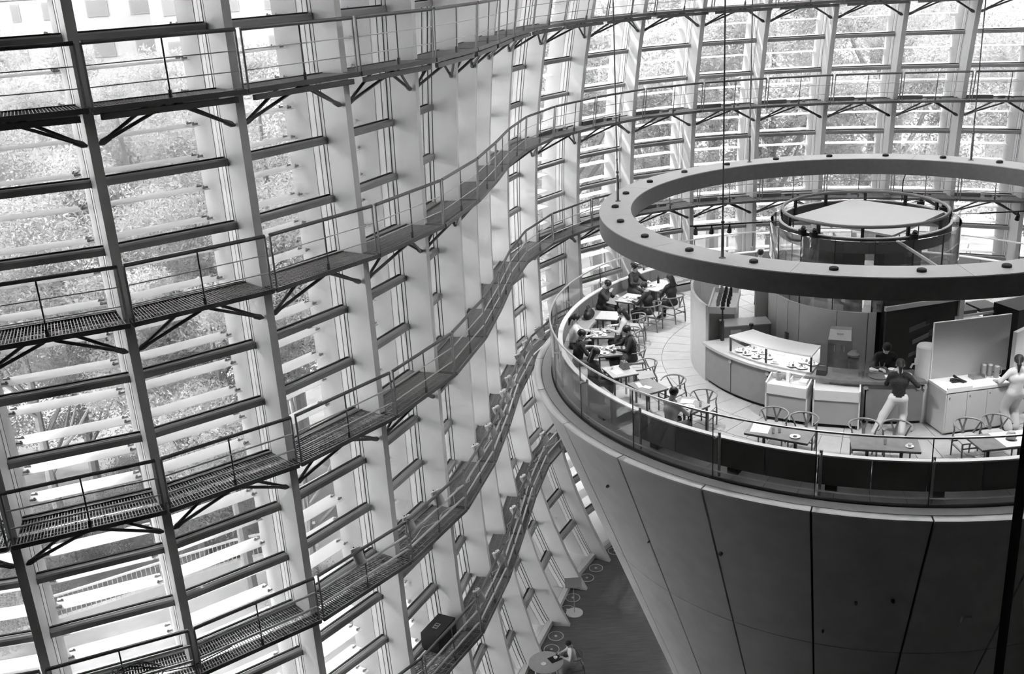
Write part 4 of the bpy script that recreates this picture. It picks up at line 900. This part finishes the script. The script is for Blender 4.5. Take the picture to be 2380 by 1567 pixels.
# kitchen range and wall left of the core, behind the partition
kr = empty('back_bar_unit', pc(3.15, math.radians(163), FZ), math.radians(163) + PI / 2); tag(kr, 'grey back bar unit with crates of bottles behind the curved partition', 'shelf unit')
mb = MB(); mb.box((-.75, -.3, 0), (.75, .3, 1.25)); mb.build('carcass', m_cfront, kr)
mb = MB(); mb.box((-.8, -.34, 1.25), (.8, .34, 1.30)); mb.box((-.8, -.34, 1.3), (-.76, .34, 1.42)); mb.box((.76, -.34, 1.3), (.8, .34, 1.42)); mb.box((-.8, .30, 1.3), (.8, .34, 1.42)); mb.box((-.8, -.34, 1.3), (.8, -.30, 1.42)); mb.build('tray_top', m_frame, kr)
for k in range(14):
    x = -.66 + .1 * k; mb = MB(); mb.lathe([(.001, 1.3), (.034, 1.3), (.034, 1.5), (.014, 1.55), (.014, 1.6), (.001, 1.6)], c=(x, .12 * ((k % 3) - 1), 0), n=8); mb.build('bottle', m_black if k % 3 else m_steel2, kr, smooth=30)
ov = empty('grey_cabinet', (5.62, 23.0, FZ), 0); tag(ov, 'low grey back cabinet with a framed notice, behind the curved partition', 'cabinet')
mb = MB(); mb.box((-.6, -.25, 0), (.5, .25, 1.1)); mb.build('carcass', m_cfront, ov); mb = MB(); mb.box((-.62, -.27, 1.1), (.52, .27, 1.13)); mb.build('worktop', m_ctop, ov)
mb = MB(); mb.box((-.45, -.27, .7), (-.2, -.25, 1.02)); mb.build('notice', m_part, ov)
for a, hh in ((-164.6, 1.75), (-155, 1.45)):
    p = ctr(a, 3.60 if a < -160 else 3.2, .99 if a < -160 else 0); hh2 = hh - (.99 if a < -160 else 0)
    mb = MB(); mb.cyl((0, 0, 0), (0, 0, hh2 * .62), .045, 12); mb.cyl((0, 0, hh2 * .62), (0, 0, hh2), .02, 8); mb.cyl((0, 0, hh2), (0, 0, hh2 + .05), .05, 12)
    o = mb.build('pepper_mill' if 0 else 'black_stand', m_black, None, loc=p, smooth=30); tag(o, 'black post standing on the counter at the end of the partition' if a < -160 else 'black floor stand behind the counter left of the display case', 'stand')
dl = empty('open_door_leaf', (6.45, 23.95, FZ), math.radians(-75)); tag(dl, 'pale door leaf standing open left of the service core', 'door')
mb = MB(); mb.box((-.03, -.45, .02), (.03, .45, 2.0)); mb.build('leaf', m_core, dl); mb = MB(); mb.box((-.05, -.45, .0), (.05, .45, .05)); mb.build('kick_rail', m_rail, dl)
# right of the core: dark doorway with menu board, shelves and dark machine
md = empty('menu_board', (9.05, 21.12, FZ), math.radians(14)); tag(md, 'dark backlit menu board with pictures in the doorway right of the core', 'menu board')
mb = MB(); mb.box((-.95, 0, 0), (.85, .06, 2.15)); mb.build('board', mat('menu_dark', .035, .4), md)
mb = MB(); mb.box((-1.0, -.05, 1.92), (.95, .02, 2.02)); mb.build('header', m_core, md); mb = MB(); mb.box((.85, -.06, 0), (.97, .06, 2.15)); mb.build('jamb', m_core, md)
for k, (x, z, w2, h2, g) in enumerate(((-.1, 1.45, .5, .12, .12), (.35, 1.62, .6, .2, .03), (-.05, 1.15, .4, .1, .2), (.4, 1.3, .5, .14, .09), (-.1, .85, .45, .08, .14), (.35, 1.0, .6, .1, .06))):
    mb = MB(); mb.quad_prism([(x - w2 / 2, -.012, z - h2 / 2 - .06), (x + w2 / 2, -.012, z - h2 / 2 + .06), (x + w2 / 2, -.012, z + h2 / 2 + .06), (x - w2 / 2, -.012, z + h2 / 2 - .06)], [(x - w2 / 2, 0, z - h2 / 2 - .06), (x + w2 / 2, 0, z - h2 / 2 + .06), (x + w2 / 2, 0, z + h2 / 2 + .06), (x - w2 / 2, 0, z + h2 / 2 - .06)]); mb.build('menu_picture', mat('menu_%03d' % int(g * 100), g, .4), md)
sh_ = empty('produce_shelf', (10.35, 21.7, FZ), math.radians(12)); tag(sh_, 'white shelf rack with dark trays beside the menu board', 'shelf')
for z in (.55, 1.05, 1.5):
    mb = MB(); mb.box((-.6, -.3, z), (.6, .3, z + .05)); b_ = mb.build('shelf_board', m_white, sh_)
    for s in (-1, 1):
        mb = MB(); mb.box((s * .29 - .25, -.26, z + .05), (s * .29 + .25, .26, z + .13)); mb.build('tray', m_steel, b_)
for x in (-.58, .58):
    mb = MB(); mb.box((x - .02, -.3, 0), (x + .02, .3, 1.55)); mb.build('upright', m_white, sh_)
mc = empty('coffee_machine_stand', (11.35, 21.35, FZ), math.radians(20)); tag(mc, 'tall black coffee machine cabinet near the right edge', 'coffee machine')
mb = MB(); mb.box((-.5, -.35, 0), (.5, .35, 1.75)); mb.build('housing', m_black, mc)
mb = MB(); mb.box((-.1, -.37, 1.42), (.25, -.35, 1.7)); mb.build('screen', m_steel2, mc); mb = MB(); mb.cyl((.1, -.38, 1.0), (.1, -.38, 1.2), .04, 10); mb.cyl((-.05, -.38, 1.08), (.1, -.38, 1.08), .015, 8); mb.build('spout', m_rail, mc, smooth=True)
for k in range(5):
    mb = MB(); mb.cyl((.62 - .02 * k, -.1, 1.0 + .06 * k), (.62 - .02 * k, -.1, 1.05 + .06 * k), .12, 14); 
    o = mb.build('cup_stack', m_plate, mc, smooth=30)
# street-lamp like gooseneck fixture and spotlight stand behind the core
gl = empty('gooseneck_lamp', (11.9, 30.0, FZ)); tag(gl, 'thin gooseneck lamp rising behind the service core', 'lamp')
mb = MB(); mb.tube([(0, 0, 0), (0, 0, 2.75), (.06, 0, 2.95), (.2, 0, 3.02), (.75, .05, 3.02)], .018, 8); mb.build('stem', m_black, gl, smooth=True)
mb = MB(); mb.box((.72, -.05, 2.85), (1.02, .12, 3.02)); mb.build('head', m_core, gl)
mb = MB(); mb.lathe([(.001, 0), (.16, 0), (.16, .015), (.001, .03)], n=14); mb.build('base', m_black, gl, smooth=30)
# ------------------------------------------------------------------ fittings on the catwalks
m_spot = mat('spot_grey', .42, .5)
def fitting_spot(i, t, L, lab):
    p = fpm(i, t, LEVEL[L] + .98, .10); r = empty('stage_spotlight', p); tag(r, lab, 'spotlight', 'spotlights clamped to the lower catwalk rails')
    k = i - FIRST; n = NRM[k]; d = Vector((n.x * .45, n.y * .45, -.9)).normalized()
    a = -d * .12; b = d * .22
    mb = MB(); mb.tube([a, a * .6, Vector((0, 0, 0)), b], [.11, .125, .125, .12], 14); mb.build('housing', m_spot, r, smooth=35)
    mb = MB(); mb.cyl(a * 1.02, a * 1.12, .11, 14); cp = mb.build('end_cap', m_frame, r, smooth=35)
    mb = MB(); q = a * 1.14; mb.cyl(q + Vector((.03, 0, 0)), q + Vector((.03, 0, .012)), .018, 6); mb.cyl(q - Vector((.03, 0, 0)), q - Vector((.03, 0, -.012)), .018, 6); mb.build('vent', m_gasket, cp)
    mb = MB(); s = Vector((-n.y, n.x, 0)); mb.tube([s * .12, s * .13 + Vector((0, 0, .09)), -s * .13 + Vector((0, 0, .09)), -s * .12], .012, 6); mb.build('yoke', m_steel, r, smooth=True)
    return r
SP_D = [(2, .45), (3, .05), (3, .55), (4, .55), (5, .05), (5, .55), (6, .05), (6, .5), (7, .3), (7, .8), (8, .35), (8, .8)]
wd = ['first', 'second', 'third', 'fourth', 'fifth', 'sixth', 'seventh', 'eighth', 'ninth', 'tenth', 'eleventh', 'twelfth']
for k, (i, t) in enumerate(SP_D): fitting_spot(i, t, 3, 'grey cylinder spotlight on the fourth catwalk, %s of its row from below' % wd[k])
for k, (i, t) in enumerate([(4, .12), (4, .85), (5, .9), (6, .75), (8, .1)]): fitting_spot(i, t, 4, 'grey cylinder spotlight on the lowest catwalk, %s of its row from below' % wd[k])
# linear luminaires lying on the outer deck edge
def lum(i, L, lab, t0=.04, t1=.42):
    z = LEVEL[L] + .08; r = empty('strip_luminaire', fpm(i, t0, z, .72)); tag(r, lab, 'luminaire', 'strip luminaires on the catwalk decks')
    b0 = Vector(r.location)
    mb = MB(); mb.bar(Vector((0, 0, 0)), fpm(i, t1, z, .72) - b0, .16, .15); mb.build('housing', m_steel, r)
    mb = MB(); mb.bar(fpm(i, t1 + .06, z - .02, .72) - b0, fpm(i, t1 + .16, z - .02, .72) - b0, .14, .11); mb.build('ballast_box', m_steel, r)
    mb = MB(); mb.bar(fpm(i, t1 + .24, z - .03, .72) - b0, fpm(i, t1 + .28, z - .03, .72) - b0, .1, .09); mb.build('junction', m_steel, r)
for L, nm in ((1, 'second'), (2, 'third')):
    for i, w1 in ((9, 'first'), (10, 'second'), (11, 'third'), (12, 'fourth'), (13, 'fifth'), (14, 'sixth'), (15, 'seventh'), (16, 'eighth')):
        lum(i, L, 'dark strip luminaire on the deck of the %s catwalk, %s from the left' % (nm, w1))
# loudspeaker on the lowest catwalk
p = Vector((-2.42, 22.93, LEVEL[4] + .035)); ls = empty('loudspeaker', p, math.radians(62)); tag(ls, 'black box loudspeaker lying on the lowest catwalk', 'loudspeaker')
mb = MB(); mb.box((-.46, -.26, 0), (.46, .26, .52)); mb.build('cabinet', mat('speaker_black', .018, .75, var=.004, scale=60), ls)
mb = MB(); mb.box((-.43, -.275, .03), (.43, -.26, .49)); mb.build('grille', m_gasket, ls)
mb = MB(); mb.box((-.16, -.05, .515), (.06, .09, .526)); pt = mb.build('handle_plate', m_transom, ls)
mb = MB(); mb.box((-.13, -.03, .522), (-.07, .07, .53)); mb.box((-.03, -.03, .522), (.03, .07, .53)); mb.build('recess', m_gasket, pt)
# cable coil on the fourth catwalk, lower left corner
mb = MB(); pts = []
for k in range(90):
    a = k * .42; rr = .30 + .05 * math.sin(k * .7); pts.append(fpm(0, .60, LEVEL[3] + .10 + .002 * k, .45) + Vector((rr * 1.5 * math.cos(a), rr * .7 * math.sin(a), .03 * math.sin(k * 1.3))))
pts += [fpm(0, .78, LEVEL[3] + .08, .35), fpm(0, .98, LEVEL[3] + .06, .3), fpm(1, .3, LEVEL[3] + .06, .4)]
mb.tube(pts, .012, 5); tag(mb.build('cable_coil', m_black, None, smooth=True), 'coil of black cable lying on the fourth catwalk at the lower left', 'cable')
for L, i0, i1, s in ((3, 3, 8, 1), (4, 5, 9, 2)):
    mb = MB(); pts = []
    rnd = random.Random(s)
    for i in range(i0, i1):
        for q in range(6): pts.append(fpm(i, q / 6, LEVEL[L] + .05 + .02 * rnd.random(), .35 + .25 * rnd.random()))
    mb.tube(pts, .012, 5); tag(mb.build('power_cable', m_wire, None, smooth=True), 'pale power cable winding along the %s catwalk deck' % ('fourth' if L == 3 else 'lowest'), 'cable')
# ------------------------------------------------------------------ atrium floor: uplights, sign, round table
for k, (x, y) in enumerate(((2.66, 33.9), (2.26, 33.28), (1.63, 32.04), (1.38, 31.32), (.87, 29.82), (.68, 29.1), (3.51, 35.04))):
    r = empty('floor_uplight', (x, y, 0)); tag(r, 'round floor uplight at the foot of the glass wall, %s from the cone' % wd[(1, 2, 3, 4, 5, 6, 0)[k]], 'floor light', 'floor uplights along the glass wall')
    mb = MB(); mb.lathe([(.245, .002), (.27, .002), (.27, .014), (.245, .014)], n=24); mb.build('trim_ring', m_frame, r, smooth=30)
    mb = MB(); mb.lathe([(.001, .002), (.245, .002), (.245, .008), (.001, .008)], n=24); mb.build('lens', m_steel, r)
    mb = MB(); mb.lathe([(.001, .008), (.05, .008), (.05, .02), (.001, .02)], n=10); mb.build('lamp_cap', m_frame, r)
sg = empty('sign_stand', (1.62, 31.11, 0)); tag(sg, 'slim sign stand with a round white base and tilted plate', 'sign')
mb = MB(); mb.lathe([(.001, 0), (.30, 0), (.30, .02), (.03, .03), (.001, .03)], n=28); mb.build('base', m_white, sg, smooth=30)
mb = MB(); mb.cyl((0, 0, .03), (0, 0, 1.25), .012, 8); mb.build('pole', m_wire, sg, smooth=True)
mb = MB(); mb.quad_prism([(-.30, -.14, 1.14), (.30, -.14, 1.14), (.30, .14, 1.36), (-.30, .14, 1.36)], [(-.30, -.15, 1.16), (.30, -.15, 1.16), (.30, .13, 1.38), (-.30, .13, 1.38)]); mb.build('plate', m_transom, sg)
rt_ = empty('round_table', (.44, 27.5, 0)); tag(rt_, 'round grey table on the atrium floor beneath the catwalks', 'table')
mb = MB(); mb.lathe([(.001, .70), (.55, .70), (.56, .71), (.56, .73), (.001, .735)], n=36); mb.build('table_top', m_ctop, rt_, smooth=30)
for a in (20, 110, 200, 290):
    mb = MB(); mb.bar(Vector((.40 * math.cos(la(a)), .40 * math.sin(la(a)), 0)), Vector((.34 * math.cos(la(a)), .34 * math.sin(la(a)), .70)), .07, .05); mb.build('leg', m_frame, rt_)
ty = empty('serving_tray', (.74, 27.63, .735), .5); tag(ty, 'black lunch tray with a white cup on the round table', 'tray')
mb = MB(); mb.box((-.20, -.15, 0), (.20, .15, .012)); mb.build('tray', m_black, ty); mb = MB(); mb.lathe([(.001, .012), (.05, .012), (.07, .07), (.06, .07), (.001, .025)], n=14, c=(.02, 0, 0)); mb.build('cup', m_plate, ty, smooth=30)
mb = MB(); mb.lathe([(.001, .012), (.03, .012), (.03, .13), (.001, .13)], c=(.12, .08, 0), n=12); mb.build('tumbler', m_tumbler, ty, smooth=30)
mb = MB(); mb.lathe([(.001, 0), (.05, 0), (.09, .012), (.001, .008)], n=16); tag(mb.build('saucer', m_plate, None, smooth=30, loc=(.36, 27.40, .736)), 'white saucer on the round table', 'saucer')
gc = copy_tree(proto); gc.location = (1.42, 27.76, 0); gc.rotation_euler.z = face_to(188); tag(gc, 'chair under the woman at the round table on the atrium floor', 'chair', 'atrium chairs')
bag2 = empty('tote_bag', (1.15, 28.35, 0)); tag(bag2, 'dark bag on the floor beside the round table', 'bag'); mb = MB(); mb.quad_prism([(-.16, -.08, 0), (.16, -.08, 0), (.16, .08, 0), (-.16, .08, 0)], [(-.13, -.03, .3), (.13, -.03, .3), (.13, .03, .3), (-.13, .03, .3)]); mb.build('bag_body', m_dark, bag2); mb = MB(); mb.tube([(-.08, 0, .29), (-.05, 0, .42), (.05, 0, .42), (.08, 0, .29)], .01, 6); mb.build('handle', m_dark, bag2)
# security cameras hanging under the rim of the cone
for k, (a, dz) in enumerate(((163.5, 1.2), (166.5, 1.55))):
    z = FZ - dz; p = pc(rcone(z), math.radians(a), z); n = Vector((math.cos(math.radians(a)), math.sin(math.radians(a)), 0)); r = empty('security_camera', p); tag(r, ('upper' if k == 0 else 'lower') + ' black camera fixed under the rim of the cone', 'camera')
    mb = MB(); mb.cyl((0, 0, 0), n * .22, .03, 8); mb.build('arm', m_black, r, smooth=True); q = n * .26; mb = MB(); mb.box(q - Vector((.09, .12, .08)), q + Vector((.09, .12, .06))); mb.build('housing', m_black, r)
# tinted glass screen edge close to the viewer, lower right
dv = Vector((.493, .902)).normalized() * 9.5
ts = empty('glass_lift_shaft', (dv.x, dv.y, 0), math.atan2(dv.y, dv.x) - PI / 2); tag(ts, 'dark tinted glass screen with a black edge profile, cut by the right border', 'glass screen')
mb = MB(); mb.box((0, -.04, 0), (.085, .04, Z0 - 2.2)); mb.build('edge_profile', m_gasket, ts)
mb = MB(); mb.box((.085, -.008, .02), (2.6, .008, Z0 - 2.25)); mb.build('tinted_pane', glassmat('tinted_glass', .85, 1.6), ts)
mb = MB(); mb.box((0, -.05, Z0 - 2.25), (2.65, .05, Z0 - 2.15)); mb.build('head_profile', m_gasket, ts)
# ------------------------------------------------------------------ outside: ground, trees, fence, houses
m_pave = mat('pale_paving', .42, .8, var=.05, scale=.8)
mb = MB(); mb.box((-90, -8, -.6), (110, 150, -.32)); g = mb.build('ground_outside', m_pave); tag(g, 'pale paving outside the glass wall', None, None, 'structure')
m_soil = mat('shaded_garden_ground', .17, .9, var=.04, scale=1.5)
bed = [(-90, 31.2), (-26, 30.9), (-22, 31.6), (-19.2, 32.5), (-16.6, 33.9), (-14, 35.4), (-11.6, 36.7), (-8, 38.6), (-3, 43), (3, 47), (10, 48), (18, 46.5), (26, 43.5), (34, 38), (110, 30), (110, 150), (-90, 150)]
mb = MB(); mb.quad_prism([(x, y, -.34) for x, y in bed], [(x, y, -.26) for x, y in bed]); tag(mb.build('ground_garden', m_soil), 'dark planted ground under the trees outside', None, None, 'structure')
m_leaf = [leafmat('leaf_mid', .41, .07), leafmat('leaf_dark', .32, .06), leafmat('leaf_pale', .48, .05)]  # palest leaf tone has distance haze and sunlight put into the colour
m_bark = mat('bark', .24, .9, var=.03, scale=8)
def crown_mesh(seed, n, rx, rz, zc, leaf):
    rnd = random.Random(seed); v = []; f = []; rg = np.random.default_rng(seed)
    cl = []
    for k in range(26):
        a = rnd.random() * 2 * PI; u = rnd.uniform(-1, 1); s = math.sqrt(1 - u * u); q = rnd.random() ** .4
        cl.append((rx * q * s * math.cos(a), rx * q * s * math.sin(a), zc + rz * q * u, rnd.uniform(.22, .42) * rx))
    cl = np.array(cl)[rg.integers(0, len(cl), n)]
    def unit(m): return m / np.linalg.norm(m, axis=1)[:, None]
    q = unit(rg.normal(size=(n, 3))) * (rg.random(n) ** .5 * cl[:, 3])[:, None] * [1, 1, .7]
    P = cl[:, :3] + q; d = unit(rg.normal(size=(n, 3)) * [1, 1, .6] - [0, 0, .3]); e = unit(np.cross(d, rg.normal(size=(n, 3))))
    l = (leaf * rg.uniform(.6, 1.4, n))[:, None]
    V = np.stack([P - d * l * .5, P + e * l * .19, P + d * l * .5 - l * [0, 0, .15], P - e * l * .19], 1).reshape(-1, 3)
    v = V.tolist(); f = np.arange(4 * n).reshape(-1, 4).tolist()
    me = bpy.data.meshes.new('crown'); me.from_pydata(v, [], f); return me
CR = [crown_mesh(s, 42000, 4.2, 4.6, 9.5, .125) for s in (1, 2)] + [crown_mesh(5, 16000, 2.6, 1.6, 1.8, .10)]
def trunk_mb(rnd, h):
    mb = MB(); mb.tube([(0, 0, -.3), (.1, .05, h * .35), (.05, -.1, h * .7), (.1, 0, h)], [.24, .19, .13, .05], 8)
    for k in range(7):
        a = rnd.random() * 2 * PI; z0 = h * rnd.uniform(.28, .65); r = rnd.uniform(1.6, 3.2); mb.tube([(.08, 0, z0), (r * .5 * math.cos(a), r * .5 * math.sin(a), z0 + 1.3), (r * math.cos(a), r * math.sin(a), z0 + 3.2)], [.10, .07, .03], 6)
    return mb
TR = {}
def tree(x, y, sc_, kind, var, rz, lab, hsc=1.0):
    r = empty('tree', (x, y, -.3), rz); r.scale = (sc_, sc_, sc_ * hsc); tag(r, lab, 'tree', 'trees outside the glass wall')
    key = (kind, var)
    if key not in TR:
        me = CR[var].copy(); me.materials.clear(); me.materials.append(m_leaf[kind]); TR[key] = me
    o = bpy.data.objects.new('crown', TR[key]); C.objects.link(o); o.parent = r; o['kind'] = 'stuff'
    if ('t', var) not in TR:
        t = trunk_mb(random.Random(var), 12).build('trunk', m_bark, None, smooth=True); TR[('t', var)] = t.data; t.parent = r
    else:
        t = bpy.data.objects.new('trunk', TR[('t', var)]); C.objects.link(t); t.parent = r
TREES = [(-21, 36, 1.15, 0, 0, .3, 'tree left of the white building seen through the leftmost bay'), (-15.5, 38.5, 1.2, 0, 1, 1.2, 'leafy tree behind the fence, seen through the second bay'), (-10.6, 34.2, .95, 2, 0, 2.0, 'tree with forked trunk beside the fence'),
         (-9.6, 37.5, 1.2, 0, 1, 4.1, 'tall tree right behind the forked one'), (-24, 44, 1.4, 1, 1, .2, 'dark tree at the far left behind the front row'), (-17, 47, 1.45, 1, 0, 3.0, 'dark tree in the second row behind the fence'),
         (-10.5, 46, 1.4, 1, 1, 5.0, 'dark tree in the second row behind the forked tree'), (-4, 43, 1.25, 0, 0, .9, 'tree seen through the narrow bays by the inward curve'), (-2.5, 50, 1.4, 2, 1, 2.2, 'pale tree beyond the inward curve of the wall'),
         (3.5, 54, 1.5, 2, 0, 1.1, 'pale tree straight behind the hanging ring, left'), (9, 57, 1.6, 2, 1, .4, 'pale tree straight behind the service core'), (15, 56, 1.6, 2, 0, 3.3, 'pale tree behind the right end of the hanging ring'),
         (21, 54, 1.6, 0, 1, 2.6, 'tree beyond the bays at the upper right'), (27, 51, 1.5, 2, 0, 5.2, 'pale tree at the far right edge'), (6, 66, 2.0, 0, 1, 1.7, 'tall tree in the far row behind the service core, left'), (14, 68, 2.1, 0, 0, .2, 'tall tree in the far row behind the service core, right'),
         (24, 66, 2.0, 2, 1, 4.4, 'tall tree in the far row at the upper right'), (-4, 64, 2.0, 0, 0, 3.9, 'tall tree in the far row beyond the inward curve'), (-31, 52, 1.7, 1, 0, 2.4, 'dark tree at the far left corner'), (33, 60, 1.9, 0, 1, .8, 'tall tree outside the right border'),
         (-19.5, 42.5, 1.1, 1, 1, .7, 'dark tree between the front row and the far left dark one', .75), (-26.5, 40, 1.1, 1, 0, 1.9, 'dark spreading tree at the left border', .75), (-13.2, 42.5, 1.1, 1, 0, 5.4, 'dark spreading tree behind the leafy one of the second bay', .75), (-30, 46, 1.2, 1, 1, 4.2, 'dark spreading tree beyond the left border', .8)]
for t in TREES: tree(*t)
for x, y, k, rz, lab in ((-19.5, 30.5, 0, .4, 'low shrub left of the fence'), (-13.2, 37.0, 1, 1.4, 'low shrub behind the fence'), (-18.2, 36.2, 1, 3.4, 'dark shrub behind the left part of the fence'), (-22.6, 35.2, 1, 5.1, 'dark shrub at the left border behind the fence'), (-16.2, 40.4, 1, 2.7, 'dark shrub under the trees of the second bay'), (-7.5, 31.8, 2, 2.2, 'pale shrub near the wall, below the forked tree'), (10.5, 47.5, 2, .2, 'shrub outside behind the service core'), (16.5, 46.8, 0, 2.8, 'shrub outside right of the service core'), (4.6, 46.5, 2, 1.9, 'shrub outside left of the service core'), (20.5, 45, 2, .9, 'shrub outside at the right')):
    tree(x, y, 1.0 if k != 2 else .8, k, 2, rz, lab)
    bpy.context.view_layer.objects  # keep order
# fence along the garden path
FP = [Vector((-26, 30.3, 0)), Vector((-22, 31.0, 0)), Vector((-19.2, 31.8, 0)), Vector((-16.6, 33.2, 0)), Vector((-14, 34.7, 0)), Vector((-11.6, 36.0, 0)), Vector((-8.5, 37.0, 0))]
fe = empty('garden_fence', FP[0] + Vector((0, 0, -.32))); tag(fe, 'white garden fence with upright bars outside at the lower left', 'fence')
b0 = Vector(fe.location)
for a, b in zip(FP[:-1], FP[1:]):
    mb = MB(); mb.bar(a - b0 + Vector((0, 0, 1.0)), b - b0 + Vector((0, 0, 1.0)), .09, .07); mb.build('top_rail', m_white, fe)
    mb = MB(); mb.bar(a - b0 + Vector((0, 0, -.12)), b - b0 + Vector((0, 0, -.12)), .25, .4); mb.build('low_wall', m_conc2, fe)
    L = (b - a).length; n = int(L / .17)
    for k in range(n):
        p = a.lerp(b, k / n) - b0; mb = MB(); mb.bar(p + Vector((0, 0, .0)), p + Vector((0, 0, .98)), .02, .02); mb.build('bar', m_wire, fe)
# houses beyond the trees
def house(x, y, w_, d_, h_, lab, cols, rows, rz=0):
    r = empty('house', (x, y, -.32), rz); tag(r, lab, 'building')
    mb = MB(); mb.box((-w_ / 2, 0, 0), (w_ / 2, d_, h_)); mb.build('wall', mat('house_wall', .36, .8, var=.015), r)  # wall, frame and pane tones kept close: haze put into the colours
    mb = MB(); mb.box((-w_ / 2 - .3, -.3, h_), (w_ / 2 + .3, d_, h_ + .5)); mb.build('roof', mat('house_roof', .25, .8), r)
    for i in range(cols):
        for j in range(rows):
            x0 = -w_ / 2 + w_ * (i + .25) / cols; z0 = h_ * (j + .3) / rows
            mb = MB(); mb.box((x0, -.12, z0), (x0 + w_ / cols * .5, .02, z0 + h_ / rows * .42)); wn = mb.build('window', mat('house_frame', .24, .6), r)
            mb = MB(); mb.box((x0 + .12, -.14, z0 + .12), (x0 + w_ / cols * .5 - .12, -.11, z0 + h_ / rows * .42 - .12)); mb.build('pane', mat('house_pane', .2, .4), wn)
house(-47, 72, 24, 12, 23, 'pale building with window rows beyond the trees at the upper left', 6, 6, .25)
house(-19, 96, 22, 10, 34, 'tall pale building in the distance at the top left', 5, 9, .1)
house(-42, 104, 20, 10, 38, 'high block in the distance above the building with window rows', 5, 10, .2)
house(2, 104, 19, 10, 36, 'high block in the distance beyond the inward curve of the wall', 4, 9, 0)
house(38, 104, 50, 10, 34, 'long block in the distance behind the far trees on the right', 10, 8, -.05)
